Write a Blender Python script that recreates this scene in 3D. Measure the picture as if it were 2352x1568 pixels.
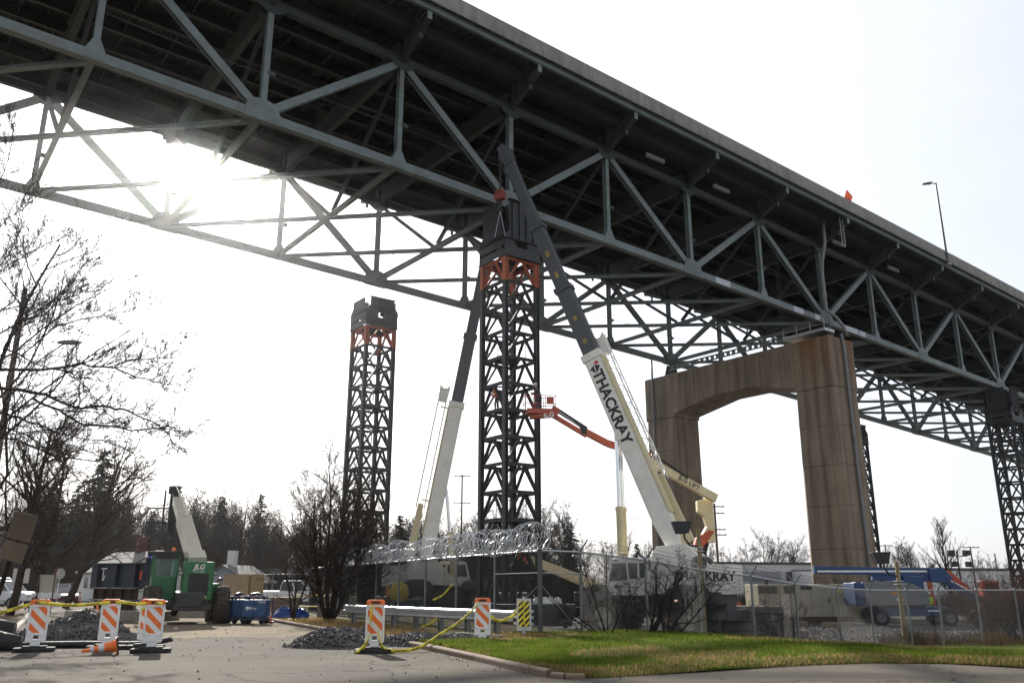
import bpy, bmesh, math, random
from mathutils import Vector, Matrix, Euler
import numpy as np
for o in list(bpy.data.objects): bpy.data.objects.remove(o)
sc=bpy.context.scene; C=sc.collection
R=math.radians; PI=math.pi
random.seed(7)
# ---------------------------------------------------------------- camera
FPX,PITCH,CAMZ=1939.0,.2748,1.5          # focal length in 2352-px units, tilt, eye height
cam=bpy.data.objects.new('camera',bpy.data.cameras.new('camera')); C.objects.link(cam)
cam.location=(0,0,CAMZ); cam.rotation_euler=(PI/2+PITCH,0,0)
cam.data.sensor_width=36; cam.data.lens=FPX/2352*36; cam.data.clip_end=3000; cam.data.clip_start=.1
sc.camera=cam
# ---------------------------------------------------------------- sky and sun (sun shines through the trusses)
VEIL0,VEIL1=3.75,3.7
SUN_AZ,SUN_EL=R(-21.7),R(26.9)
w=bpy.data.worlds.new('World'); sc.world=w; w.use_nodes=True
nt=w.node_tree; bg=nt.nodes['Background']; bg.inputs[1].default_value=.1
sky=nt.nodes.new('ShaderNodeTexSky'); sky.sky_type='NISHITA'; sky.sun_disc=False
sky.sun_elevation=SUN_EL; sky.sun_rotation=SUN_AZ; sky.air_density=1.0; sky.dust_density=1.5; sky.ozone_density=1.0; sky.altitude=20
# thin bright cloud veil over the whole sky, brightest round the sun (forward scattering)
def W_(op,a,b=None):
    n=nt.nodes.new('ShaderNodeMath'); n.operation=op
    for k,x in enumerate((a,b)):
        if x is None: continue
        if isinstance(x,(int,float)): n.inputs[k].default_value=x
        else: nt.links.new(x,n.inputs[k])
    return n.outputs[0]
sdir=Vector((math.sin(SUN_AZ)*math.cos(SUN_EL),math.cos(SUN_AZ)*math.cos(SUN_EL),math.sin(SUN_EL)))
tc=nt.nodes.new('ShaderNodeTexCoord'); mp=nt.nodes.new('ShaderNodeMapping'); mp.inputs['Scale'].default_value=(1,1,3.2)
nz=nt.nodes.new('ShaderNodeTexNoise'); nz.inputs['Scale'].default_value=1.8; nz.inputs['Detail'].default_value=7; nz.inputs['Roughness'].default_value=.6
nt.links.new(tc.outputs['Generated'],mp.inputs[0]); nt.links.new(mp.outputs[0],nz.inputs[0])
dt=nt.nodes.new('ShaderNodeVectorMath'); dt.operation='DOT_PRODUCT'; nt.links.new(tc.outputs['Generated'],dt.inputs[0]); dt.inputs[1].default_value=sdir
cs=W_('MAXIMUM',dt.outputs['Value'],0.0)
vb=W_('ADD',W_('ADD',VEIL0,W_('MULTIPLY',W_('POWER',cs,3.0),VEIL1)),W_('MULTIPLY',W_('POWER',cs,40.0),14.0))
vb=W_('MULTIPLY',vb,W_('ADD',.86,W_('MULTIPLY',nz.outputs[0],.28)))
vc=nt.nodes.new('ShaderNodeVectorMath'); vc.operation='SCALE'; vc.inputs[0].default_value=(.955,.985,1.06); nt.links.new(vb,vc.inputs['Scale'])
mx=nt.nodes.new('ShaderNodeMix'); mx.data_type='RGBA'; mx.inputs[0].default_value=.85
nt.links.new(sky.outputs[0],mx.inputs[6]); nt.links.new(vc.outputs[0],mx.inputs[7]); nt.links.new(mx.outputs[2],bg.inputs[0])
sl=bpy.data.lights.new('sun','SUN'); sl.energy=4.2; sl.angle=R(.8); sl.color=(1,.95,.86)
so=bpy.data.objects.new('sun',sl); C.objects.link(so)
sdir=Vector((math.sin(SUN_AZ)*math.cos(SUN_EL),math.cos(SUN_AZ)*math.cos(SUN_EL),math.sin(SUN_EL)))
so.rotation_euler=sdir.to_track_quat('Z','Y').to_euler(); so.location=sdir*200
sc.view_settings.view_transform='Standard'; sc.view_settings.look='None'; sc.view_settings.exposure=1.08; sc.view_settings.gamma=1
# ---------------------------------------------------------------- photo pixel (2352 wide) -> place
cP,sP=math.cos(PITCH),math.sin(PITCH)
def ray(u,v):
    a=(u-1176)/FPX; b=(784-v)/FPX
    return Vector((a,cP-b*sP,sP+b*cP))
def at(u,v,dep): return Vector((0,0,CAMZ))+ray(u,v)*dep      # dep: distance along the lens axis
def sst(a,b,x):
    t=min(1,max(0,(x-a)/(b-a))); return t*t*(3-2*t)
def gz(x,y):                                                  # terrain height
    q=.904*(x-.9)+.426*(y-25.3)
    return -.008*min(max(0,y-12),70)-1.15*sst(0,19,q)*sst(14,30,y)
def gp(u,dep,dz=0):                                           # point on the ground under pixel column u at a lens depth
    y=dep/cP
    for k in range(4):
        x=(u-1176)/FPX*dep; z=gz(x,y); y=(dep-(z-CAMZ)*sP)/cP
    return Vector((x,y,z+dz))
# ---------------------------------------------------------------- object helpers
def tag(o,label=None,cat=None,group=None,kind=None):
    if label: o['label']=label
    if cat: o['category']=cat
    if group: o['group']=group
    if kind: o['kind']=kind
    return o
def thing(name,label,cat,loc=(0,0,0),rz=0,group=None):
    o=bpy.data.objects.new(name,None); C.objects.link(o); o.empty_display_size=.2
    o.location=loc; o.rotation_euler=(0,0,rz); return tag(o,label,cat,group)
def children(o): return [x for x in bpy.data.objects if x.parent==o]
def copy_tree(o,parent=None,loc=None,rz=None,label=None,group=None,scale=None):
    kids={}
    for x in bpy.data.objects:
        if x.parent: kids.setdefault(x.parent.name,[]).append(x)
    def rec(a,par):
        c=a.copy(); C.objects.link(c); c.parent=par
        for ch in kids.get(a.name,[]): rec(ch,c)
        return c
    c=rec(o,parent)
    if loc is not None: c.location=loc
    if rz is not None: c.rotation_euler=(0,0,rz)
    if label: c['label']=label
    if group: c['group']=group
    if scale: c.scale=scale if hasattr(scale,'__len__') else (scale,)*3
    return c
V=Vector
def frame(p,q,up=(0,0,1)):
    p,q=V(p),V(q); z=(q-p); L=z.length; z=z/L; up=V(up)
    x=up.cross(z)
    if x.length<1e-4: x=V((1,0,0)).cross(z)
    x.normalize(); y=z.cross(x); return p,x,y,z,L       # x: sideways, y: the up side
class MB:
    def __init__(s): s.v=[]; s.f=[]; s.sm=[]
    def add(s,vs,fs,smooth=False):
        b=len(s.v); s.v+=[tuple(v) for v in vs]; s.f+=[tuple(i+b for i in f) for f in fs]; s.sm+=[smooth]*len(fs); return s
    def box(s,c,d,m=None):
        x,y,z=[k/2 for k in d]; P=[V((a*x,b*y,e*z)) for a in(-1,1) for b in(-1,1) for e in(-1,1)]
        if m is not None: P=[m@p for p in P]
        P=[p+V(c) for p in P]
        return s.add(P,[(0,1,3,2),(4,6,7,5),(0,4,5,1),(2,3,7,6),(0,2,6,4),(1,5,7,3)])
    def ext(s,prof,p,q,up=(0,0,1),prof2=None,caps=True,smooth=False):
        o,x,y,z,L=frame(p,q,up); n=len(prof); prof2=prof2 or prof
        P=[o+x*a+y*b for a,b in prof]+[o+z*L+x*a+y*b for a,b in prof2]
        F=[(i,(i+1)%n,n+(i+1)%n,n+i) for i in range(n)]
        s.add(P,F,smooth)
        if caps: s.add(P[:n],[tuple(range(n))[::-1]]); s.add(P[n:],[tuple(range(n))])
        return s
    def beam(s,p,q,w,h=None,up=(0,0,1),w2=None,h2=None):
        h=h or w; w2=w2 or w; h2=h2 or (h if w2==w else h)
        r=lambda a,b:[(-a/2,-b/2),(a/2,-b/2),(a/2,b/2),(-a/2,b/2)]
        return s.ext(r(w,h),p,q,up,r(w2,h2))
    def hbeam(s,p,q,w,h,tf=.05,tw=.04,up=(0,0,1)):   # flanges on the up sides; w flange width, h overall depth
        a,b,c,d=w/2,h/2,tw/2,h/2-tf
        pr=[(-a,-b),(a,-b),(a,-d),(c,-d),(c,d),(a,d),(a,b),(-a,b),(-a,d),(-c,d),(-c,-d),(-a,-d)]
        return s.ext(pr,p,q,up)
    def tube(s,p,q,r,r2=None,n=8,smooth=True,caps=True):
        r2=r if r2 is None else r2
        c=lambda k:[(k*math.cos(2*PI*i/n),k*math.sin(2*PI*i/n)) for i in range(n)]
        return s.ext(c(r),p,q,(.31,.17,.93) if abs((V(q)-V(p)).normalized().z)<.99 else (1,0,0),c(r2),caps,smooth)
    def path(s,pts,r,n=5,r2=None,smooth=True):
        pts=[V(p) for p in pts]; r2=r if r2 is None else r2; m=len(pts); rings=[]; x=None
        for i,p in enumerate(pts):
            d=(pts[min(i+1,m-1)]-pts[max(i-1,0)])
            if d.length<1e-9: d=V((0,0,1))
            d.normalize()
            if x is None: x=d.orthogonal().normalized()
            x=(x-d*x.dot(d))
            x=x.normalized() if x.length>1e-6 else d.orthogonal().normalized()
            y=d.cross(x); k=r+(r2-r)*i/(m-1)
            rings.append([p+x*k*math.cos(2*PI*j/n)+y*k*math.sin(2*PI*j/n) for j in range(n)])
        P=[v for g in rings for v in g]
        F=[(i*n+j,i*n+(j+1)%n,(i+1)*n+(j+1)%n,(i+1)*n+j) for i in range(m-1) for j in range(n)]
        F+=[tuple(range(n))[::-1],tuple((m-1)*n+j for j in range(n))]
        return s.add(P,F,smooth)
    def prism(s,poly,org,ax,ay,depth):              # polygon in plane (ax,ay) at org, extruded by vector depth
        org,ax,ay,dv=V(org),V(ax),V(ay),V(depth); n=len(poly)
        P=[org+ax*a+ay*b for a,b in poly]; Q=[p+dv for p in P]
        s.add(P+Q,[tuple(range(n))[::-1],tuple(range(n,2*n))]+[(i,(i+1)%n,n+(i+1)%n,n+i) for i in range(n)]); return s
    def lathe(s,prof,c,axis=(0,0,1),n=16,smooth=True):   # prof: (radius, along)
        c=V(c); z=V(axis).normalized(); x=z.orthogonal().normalized(); y=z.cross(x); m=len(prof)
        P=[c+z*h+x*r*math.cos(2*PI*j/n)+y*r*math.sin(2*PI*j/n) for r,h in prof for j in range(n)]
        F=[(i*n+j,i*n+(j+1)%n,(i+1)*n+(j+1)%n,(i+1)*n+j) for i in range(m-1) for j in range(n)]
        return s.add(P,F,smooth)
    def mesh(s,name):
        m=bpy.data.meshes.new(name); m.from_pydata(s.v,[],s.f); m.polygons.foreach_set('use_smooth',s.sm); m.update(); return m
    def build(s,name,mat,parent=None,bev=0,fix=True):
        m=s.mesh(name)
        if fix and len(s.f)<6000:
            bm=bmesh.new(); bm.from_mesh(m); bmesh.ops.recalc_face_normals(bm,faces=bm.faces); bm.to_mesh(m); bm.free()
        o=bpy.data.objects.new(name,m); C.objects.link(o); m.materials.append(mat); o.parent=parent
        if bev:
            md=o.modifiers.new('bevel','BEVEL'); md.width=bev; md.segments=2; md.limit_method='ANGLE'; md.angle_limit=R(40)
        return o
_tx={}
def text(s,h,name,mat,parent,org,xd,nrm,depth=.004,bold=.02,shear=0,align='CENTER'):
    xd=V(xd).normalized(); nrm=V(nrm).normalized(); yd=nrm.cross(xd)
    key=(s,bold,shear,align)
    if key not in _tx:
        cu=bpy.data.curves.new('lettering','FONT'); cu.body=s; cu.align_x=align; cu.align_y='CENTER'; cu.offset=bold; cu.shear=shear; cu.size=1; cu.extrude=.004; cu.resolution_u=2
        o=bpy.data.objects.new('tmp',cu); C.objects.link(o)
        bpy.context.view_layer.update(); dg=bpy.context.evaluated_depsgraph_get()
        _tx[key]=bpy.data.meshes.new_from_object(o.evaluated_get(dg)); bpy.data.objects.remove(o)
    m=_tx[key].copy(); m.materials.clear(); m.materials.append(mat)
    o=bpy.data.objects.new(name,m); C.objects.link(o); o.parent=parent
    M=Matrix((xd,yd,nrm)).transposed().to_4x4(); k=h/.7
    o.matrix_local=Matrix.Translation(V(org)+nrm*depth)@M@Matrix.Scale(k,4); return o
# ---------------------------------------------------------------- materials
_mats={}
def M(name,col,rough=.6,metal=0,var=.12,scale=3,bump=0,bscale=30,dirt=None,damt=.5,dscale=1.5,spec=.5,stretch=None):
    if name in _mats: return _mats[name]
    m=bpy.data.materials.new(name); m.use_nodes=True; t=m.node_tree; N=t.nodes; Lk=t.links; b=N['Principled BSDF']
    b.inputs['Roughness'].default_value=rough; b.inputs['Metallic'].default_value=metal; b.inputs['Specular IOR Level'].default_value=spec
    tc=N.new('ShaderNodeTexCoord'); src=tc.outputs['Object']
    if stretch:
        mp=N.new('ShaderNodeMapping'); mp.inputs['Scale'].default_value=stretch; Lk.new(src,mp.inputs[0]); src=mp.outputs[0]
    nz=N.new('ShaderNodeTexNoise'); nz.inputs['Scale'].default_value=scale; nz.inputs['Detail'].default_value=5; nz.inputs['Roughness'].default_value=.6; Lk.new(src,nz.inputs[0])
    mr=N.new('ShaderNodeMapRange'); mr.inputs[1].default_value=.3; mr.inputs[2].default_value=.7; Lk.new(nz.outputs[0],mr.inputs[0])
    mx=N.new('ShaderNodeMix'); mx.data_type='RGBA'
    mx.inputs[6].default_value=tuple(c*(1-var) for c in col)+(1,); mx.inputs[7].default_value=tuple(min(1,c*(1+var)) for c in col)+(1,)
    Lk.new(mr.outputs[0],mx.inputs[0]); out=mx.outputs[2]
    if dirt:
        n2=N.new('ShaderNodeTexNoise'); n2.inputs['Scale'].default_value=dscale; n2.inputs['Detail'].default_value=8; n2.inputs['Roughness'].default_value=.7; Lk.new(src,n2.inputs[0])
        r2=N.new('ShaderNodeMapRange'); r2.inputs[1].default_value=.48; r2.inputs[2].default_value=.72; r2.inputs[4].default_value=damt; Lk.new(n2.outputs[0],r2.inputs[0])
        m2=N.new('ShaderNodeMix'); m2.data_type='RGBA'; m2.inputs[7].default_value=tuple(dirt)+(1,); Lk.new(r2.outputs[0],m2.inputs[0]); Lk.new(out,m2.inputs[6]); out=m2.outputs[2]
    Lk.new(out,b.inputs['Base Color'])
    if bump:
        n3=N.new('ShaderNodeTexNoise'); n3.inputs['Scale'].default_value=bscale; n3.inputs['Detail'].default_value=4; Lk.new(src,n3.inputs[0])
        bp=N.new('ShaderNodeBump'); bp.inputs['Strength'].default_value=bump; bp.inputs['Distance'].default_value=.05; Lk.new(n3.outputs[0],bp.inputs['Height']); Lk.new(bp.outputs[0],b.inputs['Normal'])
    _mats[name]=m; return m
RUST=(.16,.07,.03)
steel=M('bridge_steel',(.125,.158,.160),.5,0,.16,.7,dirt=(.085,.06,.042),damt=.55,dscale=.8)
steel2=M('bridge_steel_shaded',(.027,.034,.036),.6,0,.2,.6,dirt=(.026,.023,.020),damt=.35,dscale=.5)  # same bridge steel, its colour darkened to carry the shade under the deck
conc=M('weathered_concrete',(.185,.175,.16),.85,0,.25,1.6,.25,14,dirt=(.36,.34,.31),damt=.4,dscale=1.3,stretch=(1,1,.12))
towerm=M('shoring_steel',(.020,.023,.025),.5,.2,.25,1.2,dirt=(.032,.029,.026),damt=.5,dscale=1)
orange=M('orange_primer',(.42,.105,.045),.65,0,.18,1.3,dirt=(.12,.05,.035),damt=.75,dscale=1.4)
galv=M('galvanised',(.42,.43,.44),.38,.75,.15,4)
dkmetal=M('dark_metal',(.05,.052,.055),.5,.4,.2,3)
black=M('black_paint',(.015,.015,.016),.5,0,.2,4)
rubber=M('rubber',(.016,.0155,.015),.85,0,.3,5,dirt=(.055,.047,.037),damt=.6,dscale=3)
cwhite=M('crane_white',(.80,.78,.71),.35,0,.05,1,dirt=(.45,.42,.34),damt=.4,dscale=1.1)
cgrey=M('crane_boom_grey',(.055,.06,.066),.42,.1,.15,1,dirt=(.05,.05,.05),damt=.4)
cream=M('lift_cream',(.60,.52,.31),.4,0,.08,1.2,dirt=(.30,.26,.18),damt=.35)
lorange=M('lift_orange',(.42,.075,.028),.45,0,.12,1.4,dirt=(.16,.05,.03),damt=.5)
chrome=M('chrome',(.75,.75,.75),.12,1,.03,2)
glass=M('dark_glass',(.02,.028,.028),.06,0,.1,1,spec=.8)
wood=M('pole_wood',(.16,.115,.075),.85,0,.25,4,.3,20,stretch=(3,3,.3))
signw=M('sign_white',(.78,.78,.76),.5,0,.04,3,dirt=(.45,.43,.40),damt=.3,dscale=4)
signo=M('sign_orange',(.85,.17,.025),.45,0,.06,3,dirt=(.55,.16,.05),damt=.3,dscale=4)
yellow=M('caution_yellow',(.82,.66,.05),.45,0,.06,4)
# ================================================================ BRIDGE
AZ,GR,CV,L1,L0,L2,W=.9264,-.0365,-.0001,9.483,9.0855,8.8823,19.88
BO=V((-.178,55,0)); BR=PI/2-AZ
def Si(i): return (i-3)*L0 if i<3 else ((i-3)*L1 if i<=7 else 4*L1+(i-7)*L2)
def zc(s): return 26.98+GR*s+CV*s*s
bd=V((math.sin(AZ),math.cos(AZ),0)); bn=V((-math.cos(AZ),math.sin(AZ),0))
def bw(s,t,z): return V((BO.x,BO.y,0))+bd*s+bn*t+V((0,0,z))
bridge=thing('truss_bridge','long grey-green steel deck-truss bridge passing overhead on a concrete pier','bridge',BO,BR)
def B(i,t,dz): s=Si(i); return V((s,t,zc(s)+dz))
paintp=M('patch_paint',(.42,.44,.50),.5,0,.05,1)
form=bpy.data.materials.new('deck_form'); form.use_nodes=True
def _form():
    t=form.node_tree; N=t.nodes; b=N['Principled BSDF']; b.inputs['Roughness'].default_value=.6; b.inputs['Base Color'].default_value=(.13,.14,.14,1)
    tc=N.new('ShaderNodeTexCoord'); wv=N.new('ShaderNodeTexWave'); wv.bands_direction='X'; wv.inputs['Scale'].default_value=1.6
    t.links.new(tc.outputs['Object'],wv.inputs[0]); bp=N.new('ShaderNodeBump'); bp.inputs['Distance'].default_value=.06; t.links.new(wv.outputs[0],bp.inputs['Height']); t.links.new(bp.outputs[0],b.inputs['Normal'])
    nz=N.new('ShaderNodeTexNoise'); nz.inputs['Scale'].default_value=.5; nz.inputs['Detail'].default_value=6; t.links.new(tc.outputs['Object'],nz.inputs[0])
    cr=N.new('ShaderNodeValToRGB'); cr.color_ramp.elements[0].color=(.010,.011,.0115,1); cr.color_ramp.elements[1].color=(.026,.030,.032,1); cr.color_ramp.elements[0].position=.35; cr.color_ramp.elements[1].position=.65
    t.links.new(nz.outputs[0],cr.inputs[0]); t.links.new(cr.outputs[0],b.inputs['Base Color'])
_form()
I0,I1=-4,19
UPT=(0,1,0)
for i in range(I0,I1+1):
    odd=i%2!=0
    for t in (0,W):
        if i<I1:
            MB().beam(B(i,t,0),B(i+1,t,0),.46,.56).build('bottom_chord',steel,bridge)
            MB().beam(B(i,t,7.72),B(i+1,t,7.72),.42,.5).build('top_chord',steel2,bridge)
        MB().hbeam(B(i,t,.25),B(i,t,7.5),.36 if odd else .33,.42,.03,.03,UPT).build('vertical',steel,bridge)
        sg=-1 if t==0 else 1
        if odd:
            for j in (i-1,i+1):
                if I0<=j<=I1: MB().hbeam(B(i,t,.15)+(B(j,t,7.6)-B(i,t,.15))*.06,B(j,t,7.55),.50,.40,.035,.035,UPT).build('diagonal',steel,bridge)
            g=MB()
            for k in (-1,1):
                g.prism([(-1.05,-.34),(1.05,-.34),(1.05,.3),(.8,.85),(.3,1.02),(-.3,1.02),(-.8,.85),(-1.05,.3)],B(i,t+k*.235,0),(1,0,GR),(0,0,1),(0,k*.03,0))
            gp_=g.build('gusset_plate',steel,bridge)
            if t==0 and -1<i<13:
                bo=MB()
                for a in range(11):
                    for b in range(6):
                        if random.random()<.2 or (b>2 and a in(0,10)): continue
                        bo.box(B(i,t-.272,0)+V((-.85+a*.17,0,-.22+b*.16+GR*(-.85+a*.17))),(.07,.03,.07))
                tag(bo.build('bolt_heads',steel,gp_),kind='stuff')
        else:
            g=MB()
            for k in (-1,1): g.prism([(-.5,-.2),(.5,-.2),(.5,.26),(.2,.95),(-.2,.95),(-.5,.26)],B(i,t+k*.235,0),(1,0,GR),(0,0,1),(0,k*.02,0))
            g.build('gusset_plate',steel,bridge)
        g=MB()
        for k in (-1,1): g.prism([(-.95,7.95),(.95,7.95),(.9,7.3),(.3,6.95),(-.3,6.95),(-.9,7.3)],B(i,t+k*.225,0),(1,0,GR),(0,0,1),(0,k*.02,0))
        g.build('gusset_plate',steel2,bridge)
        # cantilever bracket
        p=B(i,t,0); b=MB()
        b.prism([(sg*.2,7.5),(sg*.2,9.5),(sg*3.5,9.5),(sg*3.5,9.0)],p-V((.02,0,0)),(0,1,0),(0,0,1),(.04,0,0))
        b.ext([(-.2,-.02),(.2,-.02),(.2,.02),(-.2,.02)],p+V((0,sg*.2,7.48)),p+V((0,sg*3.5,8.97)))
        b.box(p+V((0,sg*1.9,9.48)),(.36,3.3,.05))
        for q in (.9,1.7,2.5): b.box(p+V((0,sg*q,8.75)),(.3,.03,1.3))
        b.build('bracket',steel2,bridge)
        MB().box(p+V((0,sg*3.56,9.25)),(.34,.08,.62)).build('bracket_end',steel,bridge)
        # cable shelf on the verticals
        if i>0 or t: MB().box(p+V((.32,sg*.05,2.9)),(.5,.34,.2)).build('cable_shelf',steel2,bridge)
        if i<I1:
            n_=B(i+1,t,0)
            MB().hbeam(p+V((0,sg*3.6,9.74)),n_+V((0,sg*3.6,9.74)),.24,.42,.03,.03).build('fascia_beam',steel,bridge)
            m_=(p+n_)/2
            for a,bq in ((p,m_),(m_,n_)):
                e=(bq-a)*.0022
                pr=[(-.20,-.68),(.20,-.68),(.20,.68),(-.04,.68),(-.12,.2),(-.2,-.35)]
                if sg>0: pr=[(-x,y) for x,y in pr][::-1]
                # frame() x axis points to +t side for a beam along +s
                MB().ext([(-x*sg*-1 if False else x,y) for x,y in pr],a+e+V((0,sg*3.72,10.72)),bq-e+V((0,sg*3.72,10.72))).build('parapet_panel',conc,bridge)
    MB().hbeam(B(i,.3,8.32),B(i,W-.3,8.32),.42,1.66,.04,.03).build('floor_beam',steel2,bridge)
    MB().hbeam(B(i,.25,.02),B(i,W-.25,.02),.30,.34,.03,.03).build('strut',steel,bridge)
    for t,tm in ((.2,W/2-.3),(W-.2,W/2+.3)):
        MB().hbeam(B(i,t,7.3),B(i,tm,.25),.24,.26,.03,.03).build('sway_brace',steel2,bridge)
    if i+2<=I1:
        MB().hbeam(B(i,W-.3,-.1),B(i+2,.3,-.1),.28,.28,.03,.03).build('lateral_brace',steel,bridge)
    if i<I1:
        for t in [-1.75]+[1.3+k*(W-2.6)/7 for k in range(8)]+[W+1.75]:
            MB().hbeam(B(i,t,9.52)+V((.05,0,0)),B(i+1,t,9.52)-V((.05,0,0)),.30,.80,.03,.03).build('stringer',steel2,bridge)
        d_=MB()
        for k in range(1,3):
            p=B(i,0,0)+(B(i+1,0,0)-B(i,0,0))*k/3; d_.box(p+V((0,W/2,9.55)),(.06,W-2.7,.4)); 
        d_.build('diaphragm',steel2,bridge)
        s_=MB(); s_.ext([(-W/2-3.9,-.12),(W/2+3.9,-.12),(W/2+3.9,.12),(-W/2-3.9,.12)],B(i,W/2,10.09)+V((.01,0,0)),B(i+1,W/2,10.09)-V((.01,0,0)))
        s_.build('deck_slab',form,bridge)
# cables strung along the near and far trusses
for t,dz in ((.28,3.02),(.36,3.06),(W-.28,3.0)):
    MB().path([B(i,t,dz-(.0 if k==0 else .12)) + (B(i+1,0,0)-B(i,0,0))*(k/2) for i in range(0,I1) for k in (0,1)],.025,4).build('cable',dkmetal,bridge)
# pale inspection boards hung under the brackets, repainted chord patches
for s0 in (14.5,22.8,40.6,50.7):
    MB().box((s0,-.72,zc(s0)+8.6),(2.1,.2,.36)).build('drip_board',M('board_grey',(.22,.23,.23),.6),bridge)
for i,f_,l in ((5,.30,1.9),(6,.45,1.5),(6,.8,.9),(7,.35,2.2),(7,.62,1.1)):
    p=B(i,0,0)+(B(i+1,0,0)-B(i,0,0))*f_
    MB().beam(p+V((0,-.232,0)),p+V((l,-.232,GR*l)),.012,.55).build('paint_patch',paintp,bridge)
# drain downpipe at the pier bay and an access ladder
dp=MB(); a=B(7,-.5,0)
dp.path([a+V((-1.2,-1.2,9.6)),a+V((-1.0,-1.0,7.4)),a+V((-.7,-.3,5.6)),a+V((-.55,-.1,4.6)),a+V((-.5,-.1,.9)),a+V((.4,-.5,.2)),a+V((1.0,-.75,-.6)),a+V((1.3,-.85,-1.6))],.16,10)
dp.build('drain_pipe',M('pipe_grey',(.20,.21,.215),.5,.3,.15,1.5),bridge)
la=MB(); a=B(7,-3.0,0)
for x in (-.25,.25): la.tube(a+V((x-.4,-.1,6.6)),a+V((x-.4,-.1,9.6)),.03,n=6)
for k in range(7): la.tube(a+V((-.65,-.1,6.75+k*.4)),a+V((-.15,-.1,6.75+k*.4)),.02,n=5)
la.build('access_ladder',galv,bridge)
la=MB(); a=B(6,2.5,0)
for x in (0,.45): la.tube(a+V((6+x,0,-.3)),a+V((6+x,0,8)),.03,n=6)
for k in range(20): la.tube(a+V((6,0,k*.4)),a+V((6.45,0,k*.4)),.02,n=5)
la.build('access_ladder',dkmetal,bridge)
# rope tails
rp=MB(); a=B(9,W-1,0); rp.path([a+V((4,0,0)),a+V((4.1,0,-3)),a+V((4.5,0,-5.2)),a+V((5,0,-5.3)),a+V((5.2,0,-3)),a+V((5.3,0,0))],.018,4); rp.build('hanging_rope',M('rope',(.4,.4,.38)),bridge)
# ---------------- street lamp and orange sign up on the parapet
lp_=bw(Si(9)+.55,-3.95,zc(Si(9))+9.9)
lamp=thing('street_lamp','tall grey street lamp with cobra head standing on the bridge parapet','street lamp',lp_,BR)
m_=MB(); m_.tube((0,0,-.2),(0,0,9.4),.13,.08,10); m_.build('pole',dkmetal,lamp)
m_=MB(); m_.tube((0,0,9.3),(-.45,.34,9.4),.06,.05,8); m_.build('arm',dkmetal,lamp)
m_=MB(); m_.ext([(-.22,-.06),(.22,-.06),(.16,.14),(-.16,.14)],(-.4,.3,9.38),(-1.25,.94,9.25),prof2=[(-.18,-.05),(.18,-.05),(.1,.08),(-.1,.08)]); m_.build('lamp_head',M('lamp_grey',(.09,.09,.09),.5),lamp)
m_=MB(); m_.box((0,0,-.25),(.6,.5,.1)); m_.box((0,.1,1.2),(.3,.3,.2)); m_.build('base_bracket',galv,lamp)
sp_=bw(Si(7)+1.0,-3.3,zc(Si(7))+11.2)
sg_=thing('road_work_sign','orange roll-up work sign tilted on the bridge parapet','sign',sp_,BR)
m_=MB(); m_.prism([(-.95,-.05),(0,-.9),(.95,.1),(.0,.95)],(0,0,.75),V((.9,0,.35)),V((-.1,0,.95)),(0,.03,0)); m_.build('panel',M('fluor_orange',(.95,.12,.01),.6,0,.03),sg_)
m_=MB(); m_.tube((0,.06,-.6),(0,.06,1.4),.03); m_.build('stand',dkmetal,sg_)
m_=MB(); m_.box((0,-.008,.72),(.35,.012,.1)); m_.box((.1,-.008,.55),(.3,.012,.1)); m_.build('black_legend',black,sg_)
# ================================================================ PIER
pm=bpy.data.materials.new('pier_concrete'); pm.use_nodes=True
def _pm():
    t=pm.node_tree; N=t.nodes; Lk=t.links; b=N['Principled BSDF']; b.inputs['Roughness'].default_value=.88
    tc=N.new('ShaderNodeTexCoord')
    def noise(sc_,st,det=6):
        mp=N.new('ShaderNodeMapping'); mp.inputs['Scale'].default_value=st; Lk.new(tc.outputs['Object'],mp.inputs[0])
        n=N.new('ShaderNodeTexNoise'); n.inputs['Scale'].default_value=sc_; n.inputs['Detail'].default_value=det; n.inputs['Roughness'].default_value=.62; Lk.new(mp.outputs[0],n.inputs[0]); return n.outputs[0]
    def mix(fac,a,bc):
        m=N.new('ShaderNodeMix'); m.data_type='RGBA'; Lk.new(fac,m.inputs[0])
        if isinstance(a,tuple): m.inputs[6].default_value=a
        else: Lk.new(a,m.inputs[6])
        m.inputs[7].default_value=bc; return m.outputs[2]
    def rng(x,a,b_,o=1):
        r=N.new('ShaderNodeMapRange'); r.inputs[1].default_value=a; r.inputs[2].default_value=b_; r.inputs[4].default_value=o; Lk.new(x,r.inputs[0]); return r.outputs[0]
    c=mix(rng(noise(.6,(1,1,.6)),.3,.7),(.165,.128,.088,1),(.265,.208,.148,1))
    c=mix(rng(noise(1.3,(1.2,1.2,.06)),.44,.7,.9),c,(.07,.055,.04,1))        # vertical run-off streaks
    c=mix(rng(noise(1.1,(1.6,1.6,.05)),.62,.8,.35),c,(.30,.27,.23,1))
    sx=N.new('ShaderNodeSeparateXYZ'); Lk.new(tc.outputs['Object'],sx.inputs[0])
    top=rng(sx.outputs[2],18.5,23.8)
    st=N.new('ShaderNodeMath'); st.operation='MULTIPLY'; Lk.new(top,st.inputs[0]); Lk.new(rng(noise(1.0,(1.3,1.3,.1)),.42,.6),st.inputs[1])
    nr=rng(sx.outputs[1],4.0,1.0)                                             # rust runs below the near bearing
    s2=N.new('ShaderNodeMath'); s2.operation='MULTIPLY'; Lk.new(st.outputs[0],s2.inputs[0]); Lk.new(nr,s2.inputs[1])
    c=mix(s2.outputs[0],c,(.17,.065,.02,1))
    Lk.new(c,b.inputs['Base Color'])
    bp=N.new('ShaderNodeBump'); bp.inputs['Strength'].default_value=.3; bp.inputs['Distance'].default_value=.05; Lk.new(noise(9,(1,1,1),5),bp.inputs['Height']); Lk.new(bp.outputs[0],b.inputs['Normal'])
_pm()
S7=Si(7)
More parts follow.
